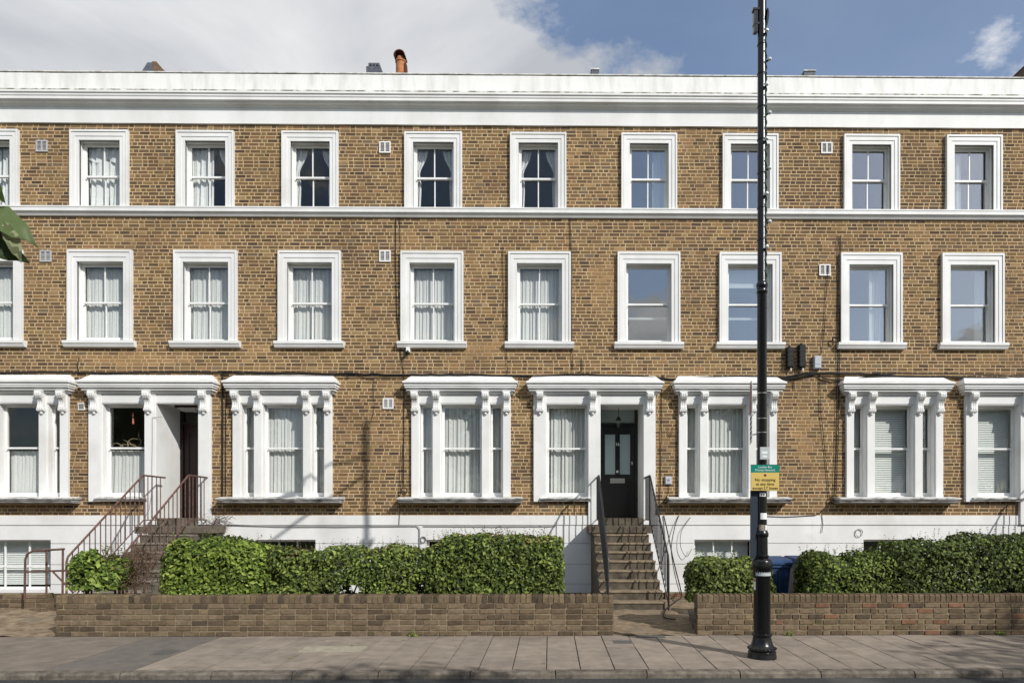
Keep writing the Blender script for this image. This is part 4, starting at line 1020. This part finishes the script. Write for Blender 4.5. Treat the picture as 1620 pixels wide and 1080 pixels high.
b = MB().frustum((LX - .68, LY - 1.65), (LX - .42, LY - 1.05), 10.0, (LX - .65, LY - 1.6), (LX - .45, LY - 1.05), 10.14); b.build('lantern', 'black_cast', lp)
# camera box and loudspeaker disc on the shaft
b = MB(); x0 = PX(1190, LY); b.box(x0 + .015, x0 + .06, LY - .03, LY + .03, lz(53), lz(17)); b.box(x0 + .002, x0 + .08, LY - .036, LY + .036, lz(18.5), lz(15.5)); b.box(x0 + .01, x0 + .08, LY - .033, LY + .033, lz(41), lz(38)); b.build('equipment_box', 'black_cast', lp)
b = MB(); n = 20
for yy, f in ((-.03, .85), (0.0, 1.0), (.04, .9)):
    b.add([(LX + .058 + yy * .6 + .012 * math.sin(2 * math.pi * k / n), LY + yy + f * .06 * math.cos(2 * math.pi * k / n), lz(28) + f * .105 * math.sin(2 * math.pi * k / n)) for k in range(n)], [])
b.f = [(i * n + k, i * n + (k + 1) % n, (i + 1) * n + (k + 1) % n, (i + 1) * n + k) for i in range(2) for k in range(n)] + [tuple(range(n - 1, -1, -1)), tuple(range(2 * n, 3 * n))]
b.build('oval_disc', 'black_cast', lp)
# signs
ys = LY - .085
def plate(name, u0, u1, v0, v1, y, m, parent=None, th=.004):
    x0, zt = P(u0, v0, y); x1, zb = P(u1, v1, y); return MB().box(x0, x1, y - th, y, zb, zt).build(name, m, parent), x0, x1, zb, zt
sg = thing('parking_sign', (LX, ys, lz(776)), 'green and yellow no stopping sign plate on the lamp post', 'sign')
o, x0, x1, zb, zt = plate('backing', 1187.6, 1232.8, 734.4, 776, ys, 'ink', sg); zm = P(1210, 747, ys)[1]; cx = (x0 + x1) / 2
box('green_band', 'sign_green', sg, x0 + .003, x1 - .003, ys - .0055, ys - .0038, zm, zt - .003); box('yellow_field', 'sign_yellow', sg, x0 + .003, x1 - .003, ys - .0055, ys - .0038, zb + .004, zm - .001)
H = zt - zb; yt_ = ys - .0062
text_obj('London Bus', .034, cx, yt_, zt - H * .10, 'sign_white', sg); text_obj('Priority Network', .034, cx, yt_, zt - H * .215, 'sign_white', sg)
for s, zz in (('No stopping', .585), ('at any time', .745), ('except LT buses', .90)): text_obj(s, .049 if s[0] != 'e' else .046, cx, yt_, zt - H * zz, 'ink', sg, 'lettering', .0008)
b = MB(); n = 20; zc = zt - H * .41
b.add([(cx + .017 * math.cos(2 * math.pi * k / n), yt_ + .0003, zc + .017 * math.sin(2 * math.pi * k / n)) for k in range(n)], [tuple(range(n))]); b.build('roundel', 'sign_red', sg)
b = MB(); b.box(cx - .014, cx + .014, yt_ - .0006, yt_, zc - .004, zc + .004); b.build('roundel_bar', 'ink', sg)
for zz in (zt - .06, zb + .06): MB().tube([(cx - .07, ys + .002, zz), (cx - .07, LY + .04, zz), (cx + .06, LY + .04, zz), (cx + .06, ys + .002, zz)], .006, 5).build('clamp', 'steel', sg)
yb_ = LY - .062
tp = thing('timetable_panel', (PX(1193, LY), LY, lz(884)), 'tall narrow dark slate panel fixed beside the lamp post under the sign', 'panel')
x0 = PX(1187.5, LY); b = MB().box(x0, x0 + .095, LY - .02, LY + .02, lz(883), lz(776)); b.build('board', 'slate_panel', tp)
MB().box(x0 + .095, x0 + .10, LY - .022, LY + .022, lz(883), lz(776)).build('edge_strip', 'steel', tp); MB().box(x0 + .06, LX - .04, LY - .01, LY + .01, lz(800), lz(796)).build('clip', 'steel', tp)
# round-topped sign seen nearly edge on
es = thing('restriction_sign', (PX(1195, LY), LY, lz(700)), 'round-topped red and white sign turned edge-on behind the lamp post', 'sign')
xs_, w2 = PX(1195.5, LY), .23; a_ = R(77); zs0, zs1 = lz(698), lz(612)
def edge_on(pts, off): return [(xs_ + p * math.cos(a_) + off * math.sin(a_), LY + .06 + p * math.sin(a_) - off * math.cos(a_) + .14, z) for p, z in pts]
arc = [(w2 * math.cos(math.pi * k / 12), zs1 + .11 * math.sin(math.pi * k / 12)) for k in range(13)]
def plate_mesh(pts, th, off):
    b = MB(); f = edge_on(pts, off); g = edge_on(pts, off + th); n = len(pts); b.add(f + g, [tuple(range(n)), tuple(range(2 * n - 1, n - 1, -1))] + [(k, (k + 1) % n, n + (k + 1) % n, n + k) for k in range(n)]); return b
plate_mesh([(-w2, zs0), (w2, zs0)] + arc, .004, 0).build('plate', 'sign_white', es)
plate_mesh([(-w2 + .02, zs0 + .36), (w2 - .02, zs0 + .36)] + [(p * .9, z - .01) for p, z in arc], .001, -.0016).build('red_field', 'sign_red', es)
for k in range(5): plate_mesh([(-w2 + .06, zs0 + .05 + k * .06), (w2 - .06, zs0 + .05 + k * .06), (w2 - .06, zs0 + .075 + k * .06), (-w2 + .06, zs0 + .075 + k * .06)], .001, -.0016).build('print_line', 'ink', es)
for zz in (zs0 + .1, zs1): MB().tube([(xs_, LY + .18, zz), (LX, LY + .05, zz)], .008, 5).build('clamp', 'steel', es)
# grey notice box and stickers
nb = thing('notice_box', (PX(1209, yb_), yb_, lz(726)), 'small pale grey notice strapped to the lamp post above the sign', 'notice')
o, x0, x1, zb, zt = plate('plate', 1202, 1217, 707, 726.5, yb_ - .02, 'sign_box', nb, .02)
plate('print', 1205, 1214, 713.5, 717.5, yb_ - .041, 'sign_white', nb, .001); plate('print', 1206, 1213.5, 720, 723, yb_ - .041, 'sign_white', nb, .001)
def sticker(v0, v1, a0, a1, r, label, m='sign_white', extra=None):
    b = MB(); n = 8; vs = []
    for z in (lz(v1), lz(v0)):
        for k in range(n + 1):
            a = R(a0 + (a1 - a0) * k / n); vs.append((LX + (r + .0015) * math.sin(a), LY - (r + .0015) * math.cos(a), z))
    b.add(vs, [(k, k + 1, n + 2 + k, n + 1 + k) for k in range(n)])
    o = tag(b.build('sticker', m, None, smooth=True), label, 'sticker')
    if extra:
        for (w0, w1, e0, e1, mm) in extra:
            b = MB(); vs = []
            for z in (lz(w1), lz(w0)):
                for k in range(5):
                    a = R(e0 + (e1 - e0) * k / 4); vs.append((LX + (r + .0025) * math.sin(a), LY - (r + .0025) * math.cos(a), z))
            b.add(vs, [(k, k + 1, 6 + k, 5 + k) for k in range(4)]); b.build('print', mm, o)
sticker(779, 785, -45, 30, .0565, 'small white sticker on the lamp post just under the no stopping sign', extra=[(780.3, 783.8, -25, -12, 'ink'), (780.3, 783.8, -4, 14, 'ink')])
sticker(811, 821, -35, 62, .0565, 'torn white paper sticker halfway between the sign and the column rings')
sticker(829.5, 841, -55, 12, .061, 'cream square sticker just above the ringed collar of the lamp post', 'cover_slab', [(830, 838, 20, 45, 'sign_white')])
sticker(901, 909.5, -62, 60, .1025, 'wide grubby pale paper band wrapped round the thick lower column', 'sign_box')
sticker(914, 932, -92, -64, .0985, 'white and red sticker on the side of the thick lower column', extra=[(915, 919, -88, -66, 'sign_red')])
# string of bulbs up the shaft
sl = thing('string_lights', (LX, LY, lz(460)), 'string of clear bulbs on green cable wound up the lamp post', 'string lights')
pts = []; zb_, zt_ = lz(460), lz(40); N = 170
for k in range(N + 1):
    z = zb_ + (zt_ - zb_) * k / N; a = R(38) + .35 * math.sin(k * .9); pts.append((LX + .058 * math.sin(a), LY - .058 * math.cos(a), z))
MB().tube(pts, .006, 5).build('cable', 'green_cable', sl)
for k, v in enumerate((58, 100, 142, 184, 227, 271, 313, 355, 396)):
    z = lz(v); a = R(20 if k % 2 == 0 else 55); o_ = Vector((math.sin(a), -math.cos(a), .35)).normalized(); p = Vector((LX, LY, z)) + Vector((math.sin(a), -math.cos(a), 0)) * .055
    MB().tube([p - o_ * .005, p + o_ * .02], .012, 8).build('socket', 'green_cable', sl)
    MB().tube([p + o_ * .018, p + o_ * .026, p + o_ * .04, p + o_ * .055, p + o_ * .062], [.01, .018, .022, .017, .005], 10).build('bulb', 'bulb', sl, smooth=True)
for v in (72, 118, 170, 222, 275, 330, 380):
    n = 16; r_ = .056; ring_ = [(LX + r_ * math.cos(2 * math.pi * k / n), LY + r_ * math.sin(2 * math.pi * k / n), lz(v)) for k in range(n + 1)]
    MB().tube(ring_, .004, 4, cap=False).build('tie', 'cable', sl)
for v in (622, 662, 684):
    n = 18; r_ = .0575; MB().lathe([(r_, lz(v) - .004), (r_, lz(v) + .004)], LX, LY, 20).build('steel_band', 'steel', lp)

# ------------------------------------------------------------------ wheelie bins
def bin_(xc, yc, bm, lm, label):
    t = thing('wheelie_bin', (xc, yc, -.06), label, 'bin', 'wheelie bins'); z = -.06
    MB().frustum((xc - .21, yc - .24), (xc + .21, yc + .26), z + .03, (xc - .275, yc - .33), (xc + .275, yc + .33), z + .98).build('body', bm, t)
    b = MB()
    for k in range(5): b.box(xc - .18 + k * .09 - .01, xc - .18 + k * .09 + .01, yc - .335, yc - .3, z + .3, z + .9)
    b.build('rib', bm, t)
    b = MB().box(xc - .29, xc + .29, yc - .35, yc + .345, z + .94, z + .985); b.build('rim', bm, t)
    MB().prism_x([(yc - .37, z + .99), (yc - .37, z + 1.02), (yc - .3, z + 1.06), (yc + .2, z + 1.09), (yc + .33, z + 1.06), (yc + .33, z + .99)], xc - .295, xc + .295).build('lid', lm, t)
    MB().tube([(xc - .24, yc + .36, z + 1.0), (xc + .24, yc + .36, z + 1.0)], .016, 8).build('handle', lm, t)
    for s in (-1, 1):
        b = MB(); n = 18; vs = []
        for dx in (-.025, .025): vs += [(xc + s * .25 + dx, yc + .24 + .1 * math.cos(2 * math.pi * k / n), z + .1 + .1 * math.sin(2 * math.pi * k / n)) for k in range(n)]
        b.add(vs, [(k, (k + 1) % n, n + (k + 1) % n, n + k) for k in range(n)] + [tuple(range(n - 1, -1, -1)), tuple(range(n, 2 * n))]); b.build('wheel', 'rubber', t)
bin_(PX(1218, -4.5), -4.35, 'bin_blue', 'bin_blue', 'dark blue wheelie bin showing behind the small yellowish hedge')
bin_(PX(1287, -4.5), -4.25, 'bin_grey', 'bin_blue', 'grey wheelie bin with blue lid half hidden by dark hedge')

# ------------------------------------------------------------------ rusty guard rail, path slab
gy = -3.7; g = lambda u, v: (P(u, v, gy)[0], gy, P(u, v, gy)[1])
gr = thing('guard_rail', (PX(68, gy), gy, 0.0), 'rusty tubular guard rail in front of a basement window', 'railing')
MB().tube([g(39, 948), g(40, 885), g(43, 876), g(52, 871), g(102, 868)], .018, 8).build('top_rail', 'rail_rust', gr, smooth=True)
MB().tube([(g(53, 0)[0], gy + .3, .05), (g(53, 0)[0], gy + .3, g(54, 871)[2])], .017, 8).build('post', 'rail_rust', gr); MB().tube([g(99, 938), g(99.5, 869)], .017, 8).build('post', 'rail_rust', gr)
MB().tube([g(41, 904), g(103, 902)], .016, 8).build('mid_rail', 'rail_rust', gr); MB().tube([g(84, 904), g(116, 937)], .016, 8).build('brace', 'rail_rust', gr)
ps = thing('loose_slab', (2.75, -4.6, -.04), 'loose grey paving slab tilted on the path behind the wall end', 'slab')
MB().add([(2.15, -5.2, -.02), (2.95, -5.3, -.02), (3.0, -4.2, .0), (2.3, -4.1, .10), (2.15, -5.2, .03), (2.95, -5.3, .02), (3.0, -4.2, .04), (2.3, -4.1, .14)], [(0, 3, 2, 1), (4, 5, 6, 7), (0, 1, 5, 4), (1, 2, 6, 5), (2, 3, 7, 6), (3, 0, 4, 7)]).build('slab', 'step_grey', ps)

# ------------------------------------------------------------------ vents, boxes, cables on the front
def vent(u, v, s, m, label, sh=None):
    x, z = P(u, v, -.02); w = s / 140.0; hgt = (sh or s) / 140.0; t = thing('wall_vent', (x, -.01, z - hgt), label, 'vent', 'wall vents')
    b = MB(); ring(b, x - w, x + w, z - hgt, z + hgt, .028, -.03, .0)
    b.box(x - .014, x + .014, -.03, 0, z - hgt + .028, z + hgt - .028); b.build('frame', m, t)
    nl = 7; zz0, zz1 = z - hgt + .028, z + hgt - .028
    for k in range(nl):
        zz = zz0 + (zz1 - zz0) * (k + .5) / nl; b = MB()
        b.add([(x - w + .028, -.024, zz - .013), (x + w - .028, -.024, zz - .013), (x + w - .028, -.006, zz + .012), (x - w + .028, -.006, zz + .012)], [(0, 1, 2, 3)]); b.build('louvre', 'vent_grey', t)
    box('backing', 'vent_dark', t, x - w + .02, x + w - .02, -.003, .012, zz0, zz1)
VL = [(66, 231, 18, 'vent_grey', 'grey louvred wall vent high beside a top-floor window of the rusty-railing house'), (72, 405, 18, 'vent_grey', 'grey louvred wall vent beside a middle-floor window of the rusty-railing house'),
      (609, 233, 18, 'vent_white', 'white louvred wall vent on the top floor where the houses join'), (609, 405, 18, 'vent_white', 'white louvred wall vent on the middle floor where the houses join'),
      (1308, 234, 18, 'vent_white', 'bright white wall vent on the top floor above the junction boxes'), (1305, 427, 18, 'vent_white', 'bright white wall vent on the middle floor above the grey junction box'),
      (614, 638, 17, 'vent_white', 'white louvred wall vent above the lamp post shadow'), (617, 860, 17, 'vent_grey', 'grey vent set in the white basement wall above the hedge')]
for u, v, s, m, lb in VL: vent(u, v, s, m, lb)
x, z = P(130, 643); b = thing('small_vent', (x, 0, z - .08), 'small square grey vent beside the brown door window hood', 'vent'); box('frame', 'vent_white', b, x - .075, x + .075, -.03, 0, z - .08, z + .08); box('grille', 'vent_dark', b, x - .055, x + .055, -.034, -.03, z - .055, z + .06)
r = random.Random(77)
def cable(pts, rad, label, y=-.03, m='cable', wob=.012, name='cable'):
    P3 = []; 
    for (u, v), (u2, v2) in zip(pts, pts[1:]):
        n = max(2, int(math.hypot(u2 - u, v2 - v) / 14))
        for k in range(n):
            f = k / n; x, z = P(u + (u2 - u) * f, v + (v2 - v) * f, y); P3.append((x + r.uniform(-wob, wob) * .5, y, z + r.uniform(-wob, wob)))
    x, z = P(pts[-1][0], pts[-1][1], y); P3.append((x, y, z))
    return tag(MB().tube(P3, rad, 6).build(name, m, smooth=True), label, 'cable')
cable([(-20, 590), (60, 588.5), (125, 589), (200, 589.5), (290, 588), (352, 588.5), (440, 589), (530, 591), (640, 592), (740, 592.5), (830, 594), (930, 592), (1010, 595), (1062, 600), (1100, 597), (1180, 594.5), (1240, 596), (1275, 590), (1300, 589), (1360, 590), (1440, 596), (1640, 597)], .017, 'thick black cable running along the brickwork above the window hoods', wob=.01)
cable([(352, 590), (430, 591.5), (528, 593.5), (600, 594), (660, 594.5), (760, 592), (835, 596), (920, 598), (1000, 600), (1060, 602), (1130, 599), (1230, 600), (1290, 592)], .011, 'second black cable lying over the porch hood of the black door', y=-.055)
cable([(1295, 592), (1302, 598), (1318, 601), (1340, 600), (1400, 594), (1500, 596), (1640, 600)], .016, 'black cable looping below the grey junction box', y=-.05, wob=.006)
cable([(1180, 600), (1220, 601), (1258, 594), (1290, 590), (1345, 592), (1420, 590), (1640, 594)], .012, 'upper strand of the black cables under the junction boxes', y=-.06)
cable([(1240, 601), (1290, 591)], .02, 'short thick black cable joint by the junction boxes', y=-.05)
cable([(352, 588), (352, 640), (352, 700), (351.5, 786)], .02, 'dark vertical pipe beside the brown door surround', m='pipe', wob=.002, name='pipe')
cable([(358, 620), (357, 700), (357, 784)], .008, 'thin dark cable running down next to the vertical pipe', wob=.004)
cable([(125, 589), (122, 576), (125, 566)], .008, 'short looped cable end under a middle-floor sill', wob=.004)
cable([(626, 330), (626, 420), (628, 500), (634, 560), (639, 592), (639, 700), (638, 770)], .008, 'thin cable running down from the string course to a coil beside a bay sill', wob=.006)
cable([(632, 330), (633, 395)], .006, 'thin cable down from the string course beside a middle-floor window', wob=.003)
cable([(637, 700), (634, 770), (632, 815), (631, 832)], .007, 'thin black cable from the coil down over the white plinth', wob=.004, y=-.06)
cable([(896, 328), (902, 345), (904, 430), (904, 545), (906, 585)], .008, 'thin cable running down beside the middle-floor window next to the black door bay', wob=.004)
cable([(795, 395), (797, 500), (801, 560), (803, 590)], .006, 'thin cable at the side of a middle-floor window over the net-curtained bay', wob=.004)
cable([(920, 566), (921, 585), (914, 590)], .007, 'short hooked cable end above the porch hood', wob=.002)
cable([(1047, 604), (1046, 680), (1045, 760), (1042, 812)], .009, 'thin black cable down the brick strip beside the black door surround', wob=.006)
cable([(1055, 680), (1062, 690), (1064, 675)], .005, 'tiny cable tail on the brick strip beside the black door', wob=.002)
cable([(1058, 768), (1057, 782), (1048, 796)], .006, 'thin wire hanging from the small white box', wob=.003)
cable([(1310, 420), (1304, 520), (1299, 560)], .007, 'thin cable from the bright white vent to the grey junction box', wob=.004)
cable([(1330, 372), (1330, 450), (1328, 590), (1326, 700), (1322, 790)], .011, 'black cable running the height of the wall beside the venetian-blind bay', wob=.008)
cable([(1325, 372), (1326, 450), (1324, 590), (1322, 700), (1319, 785)], .007, 'thinner black cable alongside the tall one by the venetian-blind bay', wob=.01)
cable([(1296, 590), (1298, 650), (1306, 720), (1312, 790)], .007, 'loose wire slanting down from the grey junction box', wob=.01)
cable([(1255, 600), (1257, 615)], .009, 'short cable tail below the black junction boxes', wob=.002)
cable([(540, 592), (590, 600), (592, 650), (585, 670)], .005, 'thin loose wire hanging down to the lamp post shadow', wob=.012)
cable([(358, 829), (450, 832), (560, 832), (660, 831), (664, 836), (664, 852), (664, 870)], .011, 'grey conduit along the white plinth turning down behind the hedge', y=-.065, m='cable_grey', wob=.003, name='conduit')
cable([(670, 831), (780, 832), (880, 831)], .010, 'grey conduit on the white plinth below the net-curtained bay', y=-.065, m='cable_grey', wob=.003, name='conduit')
cable([(229, 818), (236, 805), (240, 780), (241, 700), (241, 660), (256, 659)], .006, 'thin white wire up the side of the brown door porch', y=-.10, m='cable_grey', wob=.003)
cable([(1200, 816), (1240, 817), (1290, 815), (1303, 806)], .008, 'thin cable along the top of the white plinth towards the coiled wires', y=-.06, wob=.003)
cable([(1300, 812), (1302, 830), (1300, 842)], .007, 'wire drooping over the white plinth under the venetian-blind bay', y=-.06, wob=.004)
def wire3(pts, rad, label, m='cable', sub=8):
    ps = [Vector(p) for p in pts]; o = []
    for i in range(len(ps) - 1):
        p0, p1, p2, p3 = ps[max(i - 1, 0)], ps[i], ps[i + 1], ps[min(i + 2, len(ps) - 1)]
        for k in range(sub):
            t = k / sub; o.append(.5 * ((2 * p1) + (p2 - p0) * t + (2 * p0 - 5 * p1 + 4 * p2 - p3) * t * t + (3 * p1 - p0 - 3 * p2 + p3) * t ** 3))
    o.append(ps[-1]); return tag(MB().tube(o, rad, 6).build('cable', m, smooth=True), label, 'cable')
q = lambda u, v, Y: (P(u, v, Y)[0], Y, P(u, v, Y)[1])
wire3([q(1050, 815, -.07), q(1058, 850, -.12), q(1064, 880, -.3), q(1070, 905, -.8), q(1078, 940, -1.9), q(1070, 950, -2.6), q(1055, 962, -3.4), q(1050, 975, -4.2), q(1068, 979, -4.6)], .013, 'loose black cable trailing from the wall down to the garden path')
wire3([q(1074, 815, -.07), q(1067, 835, -.1), q(1062, 870, -.2), q(1068, 910, -.7), q(1076, 940, -1.7)], .009, 'thin loose wire hanging in an arc over the white wall beside the steps')
wire3([q(1092, 818, -.06), q(1078, 840, -.09), q(1077, 865, -.11), q(1086, 880, -.12), q(1094, 868, -.1)], .006, 'fine wire looped on the white wall beside the steps')
def coil(u, v, rad, label, y=-.08, m='cable', turns=3, wr=.008):
    x, z = P(u, v, y); b = MB()
    pts = [(x + (rad + .006 * math.sin(k * .7)) * math.cos(2 * math.pi * k / 14), y + .006 * math.sin(k), z + (rad * 1.1 + .006 * math.cos(k * .5)) * math.sin(2 * math.pi * k / 14)) for k in range(14 * turns + 1)]
    return tag(b.tube(pts, wr, 5).build('cable_coil', m, smooth=True), label, 'cable coil')
coil(639, 776, .07, 'black cable coil beside the net-curtained bay sill'); coil(1321, 537, .055, 'black cable coil beside a middle-floor sill', wr=.013)
coil(1320, 790, .09, 'tangled black cable coil at the end of the venetian-blind bay sill'); coil(1359, 842, .08, 'thin grey wire coil hung on the white plinth', m='cable_grey', wr=.005, y=-.06)
coil(669, 853, .06, 'thin black wire coil on the plinth above the tall hedge bush', wr=.006, y=-.06)
def jbox(u0, u1, v0, v1, m, label, dep=.12, name='junction_box'):
    x0, zt = P(u0, v0, -.1); x1, zb = P(u1, v1, -.1); t = thing(name, ((x0 + x1) / 2, -dep / 2, zb), label, 'junction box')
    MB().box(x0, x1, -dep, 0.0, zb, zt, bev=.02).build('body', m, t); return t, x0, x1, zb, zt
for u, lb in ((1250, 'black cable joint box hung on the wall next to its taller twin'), (1269, 'taller black cable joint box between its twin and the grey junction box')):
    t, x0, x1, zb, zt = jbox(u - 5, u + 5.5, 549 if u == 1250 else 545, 581, 'cable', lb, .13); xc = (x0 + x1) / 2
    MB().tube([(xc - .02, -.1, zt - .02), (xc - .02, -.1, zt + .03)], .03, 8).build('cap', 'cable', t); MB().tube([(xc + .02, -.08, zb - .07), (xc + .02, -.08, zb)], .016, 8).build('gland', 'vent_white', t)
    for k in range(4): MB().box(x0 - .006, x1 + .006, -.137, -.125, zb + .06 + k * .1, zb + .075 + k * .1).build('clip', 'pipe', t)
t, x0, x1, zb, zt = jbox(1288, 1299.5, 562.5, 583, 'box_grey', 'pale grey plastic junction box above the cable loop', .11); MB().box(x0 + .003, x1 - .003, -.113, -.105, zb + .1, zb + .104).build('seam', 'vent_dark', t)
t, x0, x1, zb, zt = jbox(1052.5, 1063, 753, 766, 'box_grey', 'small white plastic box on the brick strip beside the black door', .07); MB().box(x0 + .05, x1 - .05, -.073, -.069, zb + .08, zb + .12).build('badge', 'vent_dark', t)
x, z = P(645, 553, -.1); t = thing('security_camera', (x, -.06, z - .05), 'small white security camera under a middle-floor window sill', 'camera')
box('housing', 'vent_white', t, x - .045, x + .045, -.1, 0, z - .05, z + .06, bev=.01); MB().tube([(x, -.08, z - .03), (x - .02, -.15, z - .09)], .028, 10).build('lens', 'rubber', t)

# ------------------------------------------------------------------ street trees across the road (they shade the kerb and show in the glass)
TCOL = [srgb(70, 104, 36), srgb(54, 86, 28), srgb(86, 120, 44), srgb(42, 68, 24)]
def tree(x, y, hgt, rad, n, seed, label, zc=None, lobes=9, ls=.26):
    r = random.Random(seed); t = thing('street_tree', (x, y, 0), label, 'tree', 'trees across the road')
    b = MB(); zc = zc or hgt * .62
    b.tube([(x, y, -.1), (x + .05, y, hgt * .2), (x - .05, y + .05, hgt * .42), (x, y, hgt * .8)], [.24, .19, .15, .04], 10)
    cs = []
    for k in range(lobes):
        a = r.uniform(0, 6.28); rr = rad * r.uniform(.25, .72); c = Vector((x + rr * math.cos(a), y + rr * math.sin(a), zc + r.uniform(-.32, .36) * hgt * .55)); cs.append((c, rad * r.uniform(.35, .6)))
        m0 = Vector((x, y, hgt * r.uniform(.28, .45))); b.tube([m0, (m0 + c) / 2 + Vector((0, 0, .25)), c], [.08, .05, .015], 6)
    b.build('trunk', 'bark', t, smooth=True); mb = MB()
    for k in range(n):
        c, q_ = r.choice(cs); d = Vector((r.gauss(0, 1), r.gauss(0, 1), r.gauss(0, 1))).normalized(); p = c + d * q_ * (r.random() ** .42) * Vector((1, 1, .8)).length / 1.62
        cc = r.choice(TCOL); f = r.uniform(.8, 1.2); leaf(mb, p, d + Vector((r.gauss(0, .5), r.gauss(0, .5), .4)), ls * r.uniform(.7, 1.3), (cc[0] * f, cc[1] * f, cc[2] * f, 1), r, .7)
    mb.build('crown', 'leaf_tree', t)
tree(6.2, -18.4, 9.6, 3.1, 7000, 71, 'leafy street tree across the road casting shade on the kerb')
tree(14.2, -16.7, 9.2, 3.2, 6000, 72, 'leafy street tree further along the opposite pavement')
for k, (tx, ty, th) in enumerate(((-20, -31, 11), (-12.5, -33, 12.5), (-4, -32, 11.5), (4, -34, 12), (13, -32, 11), (22, -33, 12.5), (31, -31, 11), (-29, -33, 12))):
    tree(tx, ty, th, 4.6, 2600, 80 + k, 'broad leafy tree standing far back across the road', lobes=10, ls=.6)
# overhanging branch with big leaves, beside the camera
bx, by = -2.9, -14.75
t = thing('overhanging_tree', (bx, by, 0), 'branch with large blurred green leaves hanging in beside the terrace', 'tree')
tips = Vector((-1.42, -13.75, 2.52))
MB().tube([(bx, by, -.1), (bx, by, 1.6), (bx - .05, by, 3.2), (bx - .3, by - .2, 5.2)], [.16, .13, .1, .04], 10).build('trunk', 'bark', t, smooth=True)
MB().tube([(bx, by, 2.1), (-2.2, -14.3, 2.55), (-1.7, -13.95, 2.62), tips], [.04, .025, .014, .006], 7).build('branch', 'bark', t, smooth=True)
def big_leaf(p, d, nrm, ln, wd, cc):
    d = Vector(d).normalized(); nrm = Vector(nrm); nrm = (nrm - d * nrm.dot(d)).normalized(); s = d.cross(nrm); b = MB(); N = 9; vs = []; p = Vector(p)
    for i in range(N + 1):
        f = i / N; w = wd * (math.sin(math.pi * min(1, f * 1.02 + .01)) ** .75) * (1 - .18 * f); cu = -nrm * ln * .35 * f * f
        for j, q_ in enumerate((-1, -.5, 0, .5, 1)): vs.append(p + d * ln * f + cu + s * w * .5 * q_ + nrm * (abs(q_) * .16 * w + .006 * math.sin(i * 2 + j)))
    b.add(vs, [(i * 5 + j, i * 5 + j + 1, (i + 1) * 5 + j + 1, (i + 1) * 5 + j) for i in range(N) for j in range(4)], cc); return b.build('leaf', 'leaf_tree', t, smooth=True)
YL = -13.85
lp_ = lambda u, v, Y=YL: Vector((P(u - 12, v, Y)[0], Y, P(u - 12, v, Y)[1]))
big_leaf(lp_(-40, 330), lp_(45, 352) - lp_(-40, 330), (0.1, -.7, .8), .15, .095, srgb(92, 108, 66))
big_leaf(lp_(-38, 360), lp_(42, 405) - lp_(-38, 360), (0, -1, .15), .125, .07, srgb(44, 58, 28))
big_leaf(lp_(18, 352), lp_(46, 408) - lp_(18, 352), (.6, -.8, .2), .085, .034, srgb(140, 146, 112))
big_leaf(lp_(-20, 285), lp_(6, 305) - lp_(-20, 285), (.2, -.9, .4), .06, .05, srgb(70, 88, 50))

# ------------------------------------------------------------------ weeds at the wall foot, fallen leaves
for u, lb in ((1249, 'small green weed at the foot of the garden wall behind the lamp post'), (1584, 'small green weed at the foot of the wall under the large dark hedge'), (655, 'tiny weed at the foot of the long garden wall')):
    rr = random.Random(int(u)); x = PX(u, WALL_F - .05); mb = MB()
    for k in range(26): leaf(mb, Vector((x + rr.gauss(0, .05), WALL_F - .045 - abs(rr.gauss(0, .03)), .008 + abs(rr.gauss(0, .03)))), Vector((rr.gauss(0, .6), -.5 + rr.gauss(0, .4), 1)), .04, rr.choice(HCOL), rr)
    tag(mb.build('weed', 'leaf_hedge'), lb, 'weed')
for u, v in ((557, 1020), (722, 1022), (458, 1040), (1330, 1003), (860, 1049), (640, 1012), (1108, 1030)):
    rr = random.Random(int(u)); D = CAMZ * FPX / (v - PPY); Y = CAMY + D; mb = MB()
    leaf(mb, Vector((PX(u, Y), Y, .012)), Vector((rr.gauss(0, .2), rr.gauss(0, .2), 1)), .055, srgb(150, 142, 70), rr, .6)
    tag(mb.build('fallen_leaf', 'leaf_hedge'), 'small yellowish fallen leaf lying on the pavement', 'leaf', 'fallen leaves on the pavement')
